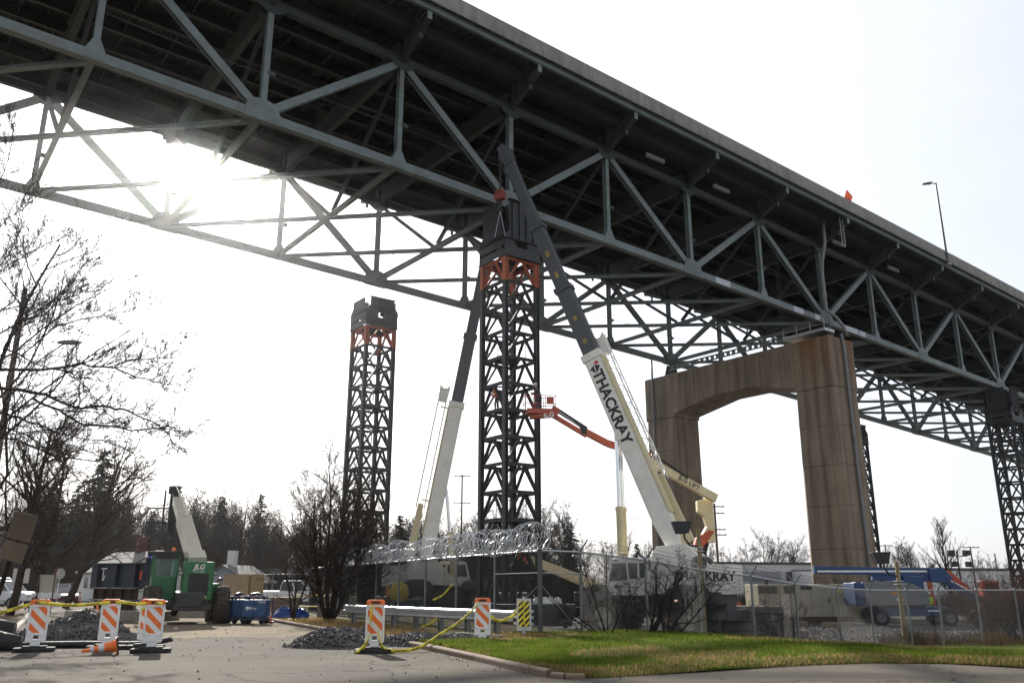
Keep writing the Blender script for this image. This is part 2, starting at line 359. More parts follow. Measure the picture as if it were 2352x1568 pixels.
pier=thing('bridge_pier','brown stained concrete portal pier with two legs carrying the trusses','pier',BO,BR)
def octo(x0,x1,y0,y1,c): return [(x0+c,y0),(x1-c,y0),(x1,y0+c),(x1,y1-c),(x1-c,y1),(x0+c,y1),(x0,y1-c),(x0,y0+c)]
ZJ=[-1.8,.45,4.1,7.85,11.5,15.05,18.62]
for (t0,t1) in ((-1.35,2.75),(W-1.85,W+2.45)):
    core=MB(); core.prism(octo(S7-1.88,S7+2.12,t0+.06,t1-.06,.3),(0,0,-1.8),(1,0,0),(0,1,0),(0,0,20.4)); core.build('leg_core',pm,pier)
    for a,b in zip(ZJ,ZJ[1:]):
        e=.11*(18.6-a)/20; e2=.11*(18.6-b)/20
        m_=MB(); pr=octo(S7-1.95-e,S7+2.2+e,t0-e,t1+e,.32); pr2=octo(S7-1.95-e2,S7+2.2+e2,t0-e2,t1+e2,.32)
        P=[V((x,y,a+.012)) for x,y in pr]+[V((x,y,b-.012)) for x,y in pr2]
        m_.add(P,[tuple(range(8))[::-1],tuple(range(8,16))]+[(k,(k+1)%8,8+(k+1)%8,8+k) for k in range(8)]); m_.build('concrete_lift',pm,pier,.02)
m_=MB(); T0,T1=-1.35,W+2.45; c=.3
poly=[(T0,18.64),(2.75,18.64),(2.75,19.0),(7.6,20.1),(12.2,20.1),(W-1.85,19.0),(W-1.85,18.64),(T1,18.64),(T1,23.5),(T0,23.5)]
m_.prism(poly,(S7-1.95,0,0),(0,1,0),(0,0,1),(4.15,0,0)); m_.build('cap_beam',pm,pier,.12)
for t in (0,W):
    zt=zc(S7)-.35
    m_=MB(); m_.box((S7,t,23.62),(1.7,1.5,.26)); m_.build('bearing_plinth',pm,pier)
    m_=MB(); m_.prism([(-.75,0),(.75,0),(.3,zt-23.75),(-.3,zt-23.75)],(S7,t-.4,23.74),(1,0,0),(0,0,1),(0,.08,0)); m_.prism([(-.75,0),(.75,0),(.3,zt-23.75),(-.3,zt-23.75)],(S7,t+.32,23.74),(1,0,0),(0,0,1),(0,.08,0))
    m_.box((S7,t,23.78),(1.5,.9,.08)); m_.tube((S7,t-.45,zt-.15),(S7,t+.45,zt-.15),.16,n=12); m_.build('bearing',dkmetal,pier)
pg=M('downpipe_grey',(.17,.175,.18),.55,.25,.15,1.5)
m_=MB(); x=S7+.25
m_.path([(x-.1,-1.45,23.9),(x-.05,-1.58,22.6),(x,-1.58,12),(x+.05,-1.66,4),(x+.1,-1.7,.2)],.15,10)
for z in (21,17.6,14,10.4,6.7,3): m_.lathe([(.19,-.06),(.19,.06)],(x,-1.6,z),n=10)
m_.build('downpipe',pg,pier)
m_=MB(); x=S7-2.12; m_.path([(x,20.9,25.6),(x,20.9,23.9),(x,20.95,22),(x-.05,20.95,10),(x-.1,20.95,-1.4)],.12,10)
for z in (21,17.6,14,10.4,6.7,3): m_.lathe([(.155,-.06),(.155,.06)],(x,20.94,z),n=10)
m_.build('downpipe',pg,pier)
m_=MB(); m_.box((S7-1.2,1.2,24.0),(1.6,4.6,.08)); m_.box((S7-1.98,1.2,24.1),(.05,4.6,.28)); m_.box((S7-1.2,-1.12,24.1),(1.6,.05,.28)); m_.build('walkway_tray',galv,pier)
m_=MB()
for t in (-1.1,.4,1.9,3.4):
    m_.tube((S7-1.95,t,24),(S7-1.95,t,25.1),.03,n=6)
for z in (24.6,25.1): m_.tube((S7-1.95,-1.1,z),(S7-1.95,3.4,z),.025,n=6)
m_.build('walkway_rail',galv,pier)
# perforated maintenance beam above the cap
m_=MB(); a=V((S7-1.2,3.5,24.35)); b=V((S7-1.2,W-.8,24.35)); 
m_.beam(a+V((0,0,.22)),b+V((0,0,.22)),.2,.1); m_.beam(a-V((0,0,.22)),b-V((0,0,.22)),.2,.1)
for k in range(22): m_.box(a+(b-a)*((k+.3)/22),(.06,.42,.36))
m_.build('maintenance_beam',steel,pier)
# ================================================================ SHORING TOWERS
HW=1.31
def tower(s,t,dz,zb,label,top,rail_seed):
    base=bw(s,t,zb); root=thing('shoring_tower',label,'shoring tower',base,BR,'temporary lattice shoring towers')
    rng=random.Random(rail_seed); Z=lambda z:z+dz-zb
    ztop=Z(20.75); cs=[(-HW,-HW),(HW,-HW),(HW,HW),(-HW,HW)]
    for x,y in cs:
        MB().hbeam((x,y,0),(x,y,ztop),.30,.30,.05,.05,(1,0,0)).build('leg',towerm,root)
        MB().hbeam((x,y,ztop),(x,y,Z(22.46)),.31,.31,.05,.05,(1,0,0)).build('leg',orange,root)
        MB().box((x,y,.06),(.7,.7,.12)).build('base_plate',towerm,root)
    rings=[]; z=ztop
    while z>1.0: rings.append(z); z-=1.74
    rings.append(.35)
    def face(zt,zb_,mat,k,sec):
        (x0,y0),(x1,y1)=cs[k],cs[(k+1)%4]; P=lambda f,z:V((x0+(x1-x0)*f,y0+(y1-y0)*f,z))
        MB().hbeam(P(.06,zt),P(.94,zt),.16,.2,.025,.025).build('ring_beam',mat,root)
        for f in (0.06,.94):
            MB().hbeam(P(f,zb_+.1),P(.5+(.06 if f>.5 else -.06),zt-.08),.15,.15,.025,.025).build('brace',mat,root)
    zs=[Z(22.4)]+rings
    for a,b in zip(zs,zs[1:]):
        for k in range(4): face(a,b,orange if a>ztop+.5 else towerm,k,True)
    for a in rings[2::2]:                                   # plan bracing
        MB().beam((-HW,-HW,a-.02),(HW,HW,a-.02),.09,.09).build('plan_brace',towerm,root)
        MB().beam((HW,-HW,a+.09),(-HW,HW,a+.09),.09,.09).build('plan_brace',towerm,root)
    lad=MB()
    for x in (.35,.75): lad.tube((x,HW-.35,.3),(x,HW-.35,ztop-.5),.022,n=5)
    z=.5
    while z<ztop-.6: lad.tube((.35,HW-.35,z),(.75,HW-.35,z),.013,n=4); z+=.32
    lad.build('ladder',towerm,root)
    for q in (3,5,9):
        if q<len(rings)-1:
            zz=rings[q]+.13; pf=MB(); pf.box((-.25,0,zz),(1.7,2.2,.05)); pf.build('platform',towerm,root)
            rl=MB()
            for x,y in ((-1.05,-1.05),(.55,-1.05),(-1.05,1.05),(.55,1.05),(-.25,-1.05),(-.25,1.05)): rl.tube((x,y,zz),(x,y,zz+1.1),.022,n=5)
            for y in (-1.05,1.05):
                for h in (.55,1.08): rl.tube((-1.05,y,zz+h),(.55,y,zz+h),.018,n=5)
            for h in (.55,1.08): rl.tube((-1.05,-1.05,zz+h),(-1.05,1.05,zz+h),.018,n=5)
            rl.build('guard_rail',towerm,root)
    # head frame: plate girders with cut-outs
    z0,z1,z2=Z(22.5),Z(23.75),Z(top); H=HW+.18
    hd=MB()
    for y in (-H,H):
        hd.box((0,y,z0+.38),(2*H,.05,.76)); hd.box((-H+.4,y,(z0+.76+z1)/2),(.8,.05,z1-z0-.76)); hd.box((H-.55,y,(z0+.76+z1)/2),(1.1,.05,z1-z0-.76))
        hd.prism([(-H,0),(H,0),(H,.25),(H-.35,.6),(H-.35,z2-z1),(-H+.35,z2-z1),(-H+.35,.6),(-H,.25)],(0,y-.025,z1),(1,0,0),(0,0,1),(0,.05,0))
        hd.box((0,y,z0),(2*H+.1,.3,.05)); hd.box((0,y,z2),(2*H-.6,.35,.06)); hd.box((0,y,z1),(2*H+.12,.26,.04))
        for x in (-.9,-.3,.3,.9): hd.box((x,y,(z1+z2)/2),(.03,.22,z2-z1-.1))
    for x in (-H,H):
        hd.box((x,0,z0+.25),(.05,2*H,.5)); hd.box((x,0,z0+1.15),(.05,2*H,.85)); hd.box((x,-.9,z0+.6),(.05,.5,.3))
        hd.prism([(-H,0),(H,0),(H,.2),(H-.4,.7),(H-.4,z2-z1),(-H+.4,z2-z1),(-H+.4,.7),(-H,.2)],(x-.025,0,z1),(0,1,0),(0,0,1),(.05,0,0))
        hd.box((x,0,z1),(.25,2*H,.04))
    hd.build('head_frame',towerm,root)
    jk=MB()
    for x in (-.5,.5):
        for y in (-.5,.5): jk.tube((x,y,z1),(x,y,z2+.05),.18,n=10)
    jk.build('jack',dkmetal,root)
    return root
S3,S11=Si(3),Si(11)
tw2=tower(S3,0,0,gz(-.2,55)+.05,'lattice shoring tower with orange collar reaching up to the near truss, beside the crane booms',26.62,1)
tw1=tower(S3,W,0,gz(-12,71)+.05,'free-standing lattice shoring tower with orange collar, its head clear below the far truss',25.0,2)
dz11=zc(S11)-zc(S3)
tw4=tower(S11,0,dz11,gz(58,99)+.05,'dark lattice shoring tower under the near truss beyond the concrete pier',26.62,3)
tw3=tower(S11,W,dz11,gz(46,115)+.05,'dark lattice shoring tower half hidden behind the concrete pier leg',25.0,4)
for t_ in (tw3,tw4):
    for o in children(t_):
        if o.data and o.data.materials and o.data.materials[0]==orange: o.data.materials[0]=towerm
# ================================================================ GROUND
def sheet(name,mat,rows,dz=0,kind='structure',zf=None,smooth=True):    # rows: list of equal-length lists of (x,y)
    n=len(rows[0]); vs=[]; fs=[]
    for r in rows:
        for x,y in r: vs.append((x,y,(zf(x,y) if zf else gz(x,y))+dz))
    for i in range(len(rows)-1):
        for j in range(n-1): a=i*n+j; fs.append((a,a+1,a+n+1,a+n))
    m=MB(); m.add(vs,fs,smooth); o=m.build(name,mat,None,0,False)
    return tag(o,kind=kind)
def gmat(name,c0,c1,c2,s1=.35,s2=6,bump=.5,bs=25,rough=.92,f2=.5,lo=.42,hi=.6,crack=0):
    m=bpy.data.materials.new(name); m.use_nodes=True; t=m.node_tree; N=t.nodes; Lk=t.links; b=N['Principled BSDF']; b.inputs['Roughness'].default_value=rough; b.inputs['Specular IOR Level'].default_value=.04
    tc=N.new('ShaderNodeTexCoord')
    def nz(s,d=7):
        n=N.new('ShaderNodeTexNoise'); n.inputs['Scale'].default_value=s; n.inputs['Detail'].default_value=d; n.inputs['Roughness'].default_value=.65; Lk.new(tc.outputs['Object'],n.inputs[0]); return n.outputs[0]
    def rg(x,a,b_,o=1):
        r=N.new('ShaderNodeMapRange'); r.inputs[1].default_value=a; r.inputs[2].default_value=b_; r.inputs[4].default_value=o; Lk.new(x,r.inputs[0]); return r.outputs[0]
    m1=N.new('ShaderNodeMix'); m1.data_type='RGBA'; m1.inputs[6].default_value=c0+(1,); m1.inputs[7].default_value=c1+(1,); Lk.new(rg(nz(s2),.3,.7),m1.inputs[0])
    m2=N.new('ShaderNodeMix'); m2.data_type='RGBA'; m2.inputs[7].default_value=c2+(1,); Lk.new(m1.outputs[2],m2.inputs[6]); Lk.new(rg(nz(s1),lo,hi,f2),m2.inputs[0]); out=m2.outputs[2]
    if crack:
        nd=N.new('ShaderNodeTexNoise'); nd.inputs['Scale'].default_value=.9; nd.inputs['Detail'].default_value=5; Lk.new(tc.outputs['Object'],nd.inputs[0])
        ma=N.new('ShaderNodeVectorMath'); ma.operation='MULTIPLY_ADD'; ma.inputs[1].default_value=(1.6,1.6,0); Lk.new(nd.outputs['Color'],ma.inputs[0]); Lk.new(tc.outputs['Object'],ma.inputs[2])
        vo=N.new('ShaderNodeTexVoronoi'); vo.feature='DISTANCE_TO_EDGE'; vo.inputs['Scale'].default_value=.24; Lk.new(ma.outputs[0],vo.inputs[0])
        m3=N.new('ShaderNodeMix'); m3.data_type='RGBA'; m3.inputs[6].default_value=(.035,.032,.03,1); Lk.new(rg(vo.outputs[0],.001,.006),m3.inputs[0]); Lk.new(out,m3.inputs[7]); out=m3.outputs[2]
        ns=N.new('ShaderNodeTexNoise'); ns.inputs['Scale'].default_value=.5; ns.inputs['Detail'].default_value=8; ns.inputs['Roughness'].default_value=.75
        mp=N.new('ShaderNodeMapping'); mp.inputs['Rotation'].default_value=(0,0,.45); mp.inputs['Scale'].default_value=(1.6,.22,1); Lk.new(tc.outputs['Object'],mp.inputs[0]); Lk.new(mp.outputs[0],ns.inputs[0])
        m4=N.new('ShaderNodeMix'); m4.data_type='RGBA'; m4.inputs[7].default_value=(.055,.05,.045,1); Lk.new(rg(ns.outputs[0],.55,.72,.6),m4.inputs[0]); Lk.new(out,m4.inputs[6]); out=m4.outputs[2]
    Lk.new(out,b.inputs['Base Color'])
    bp=N.new('ShaderNodeBump'); bp.inputs['Strength'].default_value=bump; bp.inputs['Distance'].default_value=.04; Lk.new(nz(bs,4),bp.inputs['Height']); Lk.new(bp.outputs[0],b.inputs['Normal'])
    return m
dirtm=gmat('dirt_ground',(.12,.095,.068),(.20,.165,.12),(.13,.125,.06),.25,3,.6,12)
asph=gmat('asphalt',(.075,.067,.058),(.12,.108,.094),(.14,.124,.102),.22,60,.35,120,.9,.75,crack=1)
yardm=gmat('yard_gravel',(.05,.049,.048),(.135,.13,.128),(.10,.09,.078),.3,9,1.0,22,.9,.5)
lawnm=gmat('lawn',(.062,.08,.016),(.10,.118,.025),(.17,.135,.06),.55,5,.8,40,.9,.75,.58,.72)
vergem=gmat('verge',(.075,.06,.036),(.14,.115,.065),(.07,.085,.028),.5,4,.9,22)
ax=np.concatenate([np.linspace(-400,-90,10)[:-1],np.linspace(-90,110,134)[:-1],np.linspace(110,500,12)])
ay=np.concatenate([np.linspace(-150,-20,6)[:-1],np.linspace(-20,140,110)[:-1],np.linspace(140,700,16)])
sheet('ground',dirtm,[[(float(x),float(y)) for x in ax] for y in ay],-.03)
def lerp1(pts,y):
    for (y0,x0),(y1,x1) in zip(pts,pts[1:]):
        if y<=y1: return x0+(x1-x0)*(y-y0)/(y1-y0)
    return pts[-1][1]
KR=[(-20,3),(13.9,1.0),(14.6,.6),(21.1,-2.06),(28.9,-5.93),(37.5,-10.1),(60,-21.5),(90,-38),(130,-62)]
KL=[(-20,-9),(14,-9.2),(20,-11.7),(28.4,-15.9),(39.5,-21.6),(60,-33),(90,-52),(130,-80)]
rows=[]
for y in list(np.linspace(-20,13.8,40)):
    a,b=lerp1(KL,y),48; rows.append([(a+(b-a)*k/40,float(y)) for k in range(41)])
rows.append([(lerp1(KL,14)+(48-lerp1(KL,14))*k/40,17.8) if False else (lerp1(KL,14)+(48-lerp1(KL,14))*k/40,14.2) for k in range(41)])
for y in (15.4,16.6,18.0): rows.append([(lerp1(KL,y)+(48-lerp1(KL,y))*k/40,y) for k in range(41)])
sheet('driveway',asph,rows,.008)
rows=[]
for y in np.linspace(18.0,130,90):
    a,b=lerp1(KL,y),lerp1(KR,y); rows.append([(a+(b-a)*k/14,float(y)) for k in range(15)])
sheet('street',asph,rows,.008)
# thin skins of tracked tan soil on the street
dust=gmat('tracked_soil',(.16,.13,.09),(.27,.22,.155),(.12,.105,.085),.5,4,.3,30,.95,.6)
rows=[]
for y in np.linspace(25.5,44,26):
    a,b=lerp1(KL,y)+1.2+.5*math.sin(y*1.7),lerp1(KR,y)-.35-.35*math.sin(y*2.3); rows.append([(a+(b-a)*k/12,float(y)+.35*math.sin(k*1.9)) for k in range(13)])
sheet('tracked_soil',dust,rows,.014)
# kerbs
kerbm=M('kerb_concrete',(.165,.12,.082),.9,0,.2,2,.4,25,dirt=(.10,.075,.05),damt=.6,dscale=2)
kerbg=M('kerb_grey',(.30,.27,.22),.9,0,.15,2,.4,25)
def kerb(name,line,mat,h=.13,w_=.16,seg=2.4):
    root=tag(bpy.data.objects.new(name,None),kind='structure'); C.objects.link(root)
    pts=[]
    for a,b in zip(line,line[1:]):
        a,b=V(a),V(b); n=max(1,round((b-a).length/seg))
        for k in range(n): pts.append(a+(b-a)*k/n)
    pts.append(V(line[-1]))
    for a,b in zip(pts,pts[1:]):
        e=(b-a)*.004; P=V((a.x+e.x,a.y+e.y,gz(a.x,a.y)-.1)); Q=V((b.x-e.x,b.y-e.y,gz(b.x,b.y)-.1))
        MB().ext([(-w_/2,0),(w_/2,0),(w_/2,h+.07),(w_/2-.04,h+.1),(-w_/2+.03,h+.1),(-w_/2,h+.07)],P,Q).build('kerb_stone',mat,root,.012)
    return root
kr=[(-14,45),(-10.1,37.5),(-5.93,28.9),(-2.06,21.1),(-.7,17.8),(.35,15.15),(.62,14.62)]
kerb('kerb',[(x,y,0) for x,y in kr],kerbm)
kerb('kerb',[(x,y,0) for x,y in ((.66,14.55),(.86,14.36),(1.15,14.3))],kerbm,.09,.16,.5)
kerb('kerb',[(x,y,0) for x,y in ((-11.0,18.5),(-12.1,20.8),(-15.9,28.4),(-21.6,39.5),(-30,55))],kerbg,.16,.2,2.8)
# lawn
FR=[(-2.5,22.2),(-1.95,21.1),(-.6,17.8),(.45,15.15),(.75,14.7),(1.3,14.4),(3.1,15.35),(5,16.5),(6.9,17.25),(8.3,17.15),(9.2,16.2),(10.2,15.2),(13,14.2),(18,13.4),(30,13)]
FENCE_R=[(.81,25.3),(2.04,26.0),(4.38,28.7),(6.75,31.4),(8.8,32.3),(11.19,34.76),(13.28,36.0),(15.25,37.6),(17.36,38.77),(19.06,39.4),(21.2,40.2),(23.4,41.0),(25.6,41.8),(27.8,42.6),(30,43.4),(32.2,44.2)]
BK=[(-3.0,25.2),(-2.3,25.6),(-1.3,25.9),(-.3,26.0),(.4,26.1)]+[(x+.2,y+.5) for x,y in FENCE_R[:9]]+[(34,46)]
def resamp(pl,n,keys=None):
    d=[0]
    for a,b in zip(pl,pl[1:]): d.append(d[-1]+math.dist(a,b))
    out=[]
    for k in range(n):
        s=d[-1]*k/(n-1); j=max(i for i in range(len(d)) if d[i]<=s+1e-9); j=min(j,len(pl)-2); f=(s-d[j])/(d[j+1]-d[j]); out.append((pl[j][0]+(pl[j+1][0]-pl[j][0])*f,pl[j][1]+(pl[j+1][1]-pl[j][1])*f))
    return out
def lawn_pt(u,v):     # u along, v front->back
    k=u*(len(FR)-1); j=min(int(k),len(FR)-2); f=k-j
    a=V((FR[j][0]+(FR[j+1][0]-FR[j][0])*f,FR[j][1]+(FR[j+1][1]-FR[j][1])*f))
    k=u*(len(BK)-1); j=min(int(k),len(BK)-2); f=k-j
    b=V((BK[j][0]+(BK[j+1][0]-BK[j][0])*f,BK[j][1]+(BK[j+1][1]-BK[j][1])*f))
    p=a+(b-a)*v; q=(b-a).length*v
    z=gz(p.x,p.y)+.015+.095*min(1,q/.3)+.02*math.sin(p.x*1.3)*math.sin(p.y*1.1)+.10*sst(0,5,q)*math.exp(-((p.x-5.5)/4)**2)
    return V((p.x,p.y,z))
m_=MB(); nu,nv=150,44; vs=[lawn_pt(i/nu,(j/nv)**1.3) for i in range(nu+1) for j in range(nv+1)]
m_.add(vs,[(i*(nv+1)+j,(i+1)*(nv+1)+j,(i+1)*(nv+1)+j+1,i*(nv+1)+j+1) for i in range(nu) for j in range(nv)],True)
tag(m_.build('lawn',lawnm,None,0,False),kind='structure')
# grass blades
def grassmat(name,c):
    m=bpy.data.materials.new(name); m.use_nodes=True; t=m.node_tree; N=t.nodes; N.remove(N['Principled BSDF'])
    tc=N.new('ShaderNodeTexCoord'); nz=N.new('ShaderNodeTexNoise'); nz.inputs['Scale'].default_value=1.3; nz.inputs['Detail'].default_value=5; t.links.new(tc.outputs['Object'],nz.inputs[0])
    cr=N.new('ShaderNodeValToRGB'); cr.color_ramp.elements[0].position=.3; cr.color_ramp.elements[1].position=.7; cr.color_ramp.elements[0].color=tuple(x*.65 for x in c)+(1,); cr.color_ramp.elements[1].color=tuple(x*1.3 for x in c)+(1,); t.links.new(nz.outputs[0],cr.inputs[0])  # random darker patches in the blade colour, partly standing in for shadow bands
    d=N.new('ShaderNodeBsdfDiffuse'); tr=N.new('ShaderNodeBsdfTranslucent'); mx=N.new('ShaderNodeMixShader'); mx.inputs[0].default_value=.5
    t.links.new(cr.outputs[0],d.inputs[0]); t.links.new(cr.outputs[0],tr.inputs[0]); t.links.new(d.outputs[0],mx.inputs[1]); t.links.new(tr.outputs[0],mx.inputs[2]); t.links.new(mx.outputs[0],N['Material Output'].inputs[0]); return m
gb=[grassmat('grass_green',(.09,.132,.018)),grassmat('grass_dry',(.26,.18,.085))]
rg=np.random.RandomState(3)
def blades(n,matid,name,fn,hmin,hmax,label):
    vs=[];fs=[]
    for k in range(n):
        p=fn()
        if p is None: continue
        a=rg.rand()*6.28; h=hmin+(hmax-hmin)*rg.rand(); w_=.006+.006*rg.rand(); l=h*.7
        dx,dy=math.cos(a),math.sin(a); ex,ey=(rg.rand()-.5)*l,(rg.rand()-.5)*l; b=len(vs)
        vs+=[(p.x-dx*w_,p.y-dy*w_,p.z-.01),(p.x+dx*w_,p.y+dy*w_,p.z-.01),(p.x+ex,p.y+ey,p.z+h)]; fs.append((b,b+1,b+2))
    m=MB(); m.add(vs,fs); o=m.build(name,gb[matid],None,0,False); return tag(o,label,'grass',kind='stuff')
def lp(dry):
    def f():
        u=rg.rand()**.9*.93; v=rg.rand()**1.6
        p=lawn_pt(u,v)
        d=math.sin(p.x*.9+1.3*math.sin(p.y*.6))+math.sin(p.y*1.1+p.x*.35)+.6*math.sin(p.x*2.3-p.y*1.9)+(1.7 if v<.05 else 0)+(1.2 if p.x<0 and v>.4 else 0)
        if (d>1.0)!=dry and rg.rand()<.85: return None
        return p
    return f
blades(150000,0,'lawn_grass',lp(False),.03,.085,'short green lawn grass between the driveway and the fence')
blades(60000,1,'dry_grass',lp(True),.03,.09,'dry straw-coloured grass patches in the lawn')
def vp():
    y=22+rg.rand()*18; x=lerp1(KR,y)+.25+rg.rand()**1.5*3.0; return V((x,y,gz(x,y)+.02))
# verge between street kerb and left fence
rows=[]
for y in np.linspace(21.8,60,30):
    a=lerp1(KR,y)+.1; rows.append([(a+9*k/8,float(y)) for k in range(9)])
sheet('verge',vergem,rows,.05)
blades(26000,1,'verge_grass',vp,.04,.16,'dry grass on the verge behind the guardrail')
# left verge beyond the left kerb
rows=[]
for y in np.linspace(15,60,30):
    a=lerp1(KL,y)-.1; rows.append([(a-14*k/8,float(y)) for k in range(9)])
sheet('bank',gmat('bank_soil',(.10,.075,.05),(.17,.13,.085),(.12,.11,.10),.6,5,.9,20),rows,.09,zf=lambda x,y:gz(x,y)+.25*sst(0,5,lerp1(KL,y)-x))
# gravel yard
rows=[]
for y in np.linspace(27,150,70):
    a=.9-(y-25.3)*.47+.3; b=100; rows.append([(a+(b-a)*(k/60)**1.5,float(y)) for k in range(61)])
def yz(x,y): return gz(x,y)+.05*math.sin(x*.7)*math.sin(y*.6)
o=sheet('gravel_yard',yardm,rows,.0,zf=yz)
# stones
def stone_mb(n,fn,r0,r1,seed):
    r=np.random.RandomState(seed); vs=[];fs=[]
    base=np.array([(0,0,1),(.9,0,.1),(.25,.85,0),(-.75,.5,.05),(-.7,-.55,0),(.3,-.85,.1),(0,0,-.9)])
    F=[(0,1,2),(0,2,3),(0,3,4),(0,4,5),(0,5,1),(6,2,1),(6,3,2),(6,4,3),(6,5,4),(6,1,5)]
    for k in range(n):
        p=fn(r)
        if p is None: continue
        s=(r0+(r1-r0)*r.rand()**2)*(.6+.8*r.rand(3)); a=r.rand()*6.28; ca,sa=math.cos(a),math.sin(a)
        q=base*(.75+.5*r.rand(7,1))*s; tl=r.randn()*.5
        x=q[:,0]*ca-q[:,1]*sa; y=q[:,0]*sa+q[:,1]*ca; z=q[:,2]+x*math.sin(tl)*.6
        b=len(vs); vs+=[(p[0]+x[i],p[1]+y[i],p[2]+z[i]) for i in range(7)]; fs+=[tuple(i+b for i in f) for f in F]
    m=MB(); m.add(vs,fs); return m
stonem=M('crushed_stone',(.078,.075,.074),.8,0,.55,9)
def pile(name,label,bumps,n,seed,mat=stonem,r0=.02,r1=.07):
    def hgt(x,y):
        h=0
        for cx,cy,rx,ry,hh in bumps:
            d=((x-cx)/rx)**2+((y-cy)/ry)**2
            if d<1: h=max(h,hh*(1-d)**.8*(1+.12*math.sin(x*5+cy)*math.sin(y*6)))
        return h
    root=thing(name,label,'gravel pile',(0,0,0))
    vs=[];fs=[];cx=[b[0]-b[2] for b in bumps];x0=min(cx);x1=max(b[0]+b[2] for b in bumps);y0=min(b[1]-b[3] for b in bumps);y1=max(b[1]+b[3] for b in bumps);N_=46
    for i in range(N_+1):
        for j in range(N_+1):
            x=x0+(x1-x0)*i/N_;y=y0+(y1-y0)*j/N_; vs.append((x,y,gz(x,y)+hgt(x,y)-.03))
    fs=[(i*(N_+1)+j,(i+1)*(N_+1)+j,(i+1)*(N_+1)+j+1,i*(N_+1)+j+1) for i in range(N_) for j in range(N_)]
    m=MB(); m.add(vs,fs,True); m.build('mound',mat,root,0,False)
    def fn(r):
        b=bumps[r.randint(len(bumps))]; a=r.rand()*6.28; q=math.sqrt(r.rand())*1.12
        x=b[0]+b[2]*q*math.cos(a); y=b[1]+b[3]*q*math.sin(a); return (x,y,gz(x,y)+hgt(x,y)+.005)
    tag(stone_mb(n,fn,r0,r1,seed).build('stones',mat,root,0,False),kind='stuff'); return root
pile('gravel_pile','large two-humped pile of dark crushed stone behind the striped barricades',[(-11.5,23.9,1.35,1.1,.72),(-11.7,22.3,1.1,.75,.44),(-10.6,22.2,1.0,.65,.42),(-9.5,22.0,.6,.45,.26)],5200,1)
pile('gravel_pile','dark crushed stone heap at the kerb, beside the barricade with tape round it',[(-4.3,21.9,1.15,.9,.40),(-4.0,22.9,1.0,.8,.34)],2600,2)
pile('gravel_pile','low spread of crushed stone between guardrail and lawn kerb',[(-2.3,22.6,1.3,.8,.26),(-1.2,23.3,1.1,.6,.2)],2200,3)
def yf(r):
    x=6+r.rand()*26; y=36+r.rand()*26
    q=.904*(x-.9)+.426*(y-25.3)
    if y<.36*(x-8.8)+33.2: return None
    return (x,y,yz(x,y)+.01)
tag(stone_mb(9000,yf,.03,.10,5).build('yard_stones',M('yard_stone',(.15,.145,.14),.85,0,.5,6),None,0,False),'loose grey stones strewn over the fenced yard','stones',kind='stuff')
def sf(r):
    y=14+r.rand()*24; x=lerp1(KL,y)+(lerp1(KR,y)-lerp1(KL,y))*r.rand()**(.35 if r.rand()<.5 else 3); return (x,y,gz(x,y)+.012)
tag(stone_mb(700,sf,.008,.03,6).build('grit',M('grit',(.13,.11,.09),.9,0,.4,6),None,0,False),'loose grit and pebbles scattered over the street','grit',kind='stuff')
# ================================================================ FENCES
gdull=M('galvanised_dull',(.20,.205,.21),.55,.4,.2,3,dirt=(.12,.11,.10),damt=.4)
wire=M('fence_wire',(.032,.032,.034),.75,.05,.15,3,spec=.3)
def chain(root,a,b,za,zb,h):          # diamonds of wire between two posts
    a,b=V(a),V(b); L=(b-a).length; d=(b-a)/L; m=MB(); st=.078; vs=[];fs=[]; r=.0052
    nx=V((d.y,-d.x,0))
    def wirel(u0,z0,u1,z1):
        p=V((a.x+d.x*u0,a.y+d.y*u0,za+(zb-za)*u0/L+z0)); q=V((a.x+d.x*u1,a.y+d.y*u1,za+(zb-za)*u1/L+z1))
        k=len(vs); dv=(q-p).normalized(); e=dv.cross(nx)*r
        for w_ in (p,q): vs.extend([tuple(w_+e+nx*r),tuple(w_-e+nx*r),tuple(w_-nx*r)])
        fs.extend([(k,k+1,k+4,k+3),(k+1,k+2,k+5,k+4),(k+2,k,k+3,k+5)])
    u=-h
    while u<L:
        u0,z0=(u,0) if u>=0 else (0,-u); u1,z1=(u+h,h) if u+h<=L else (L,L-u)
        if u1>u0: wirel(u0,z0+.04,u1,z1+.04); wirel(L-u0,z0+.04,L-u1,z1+.04)
        u+=st
    m.add(vs,fs); return tag(m.build('chain_link_mesh',wire,root,0,False),kind='stuff')
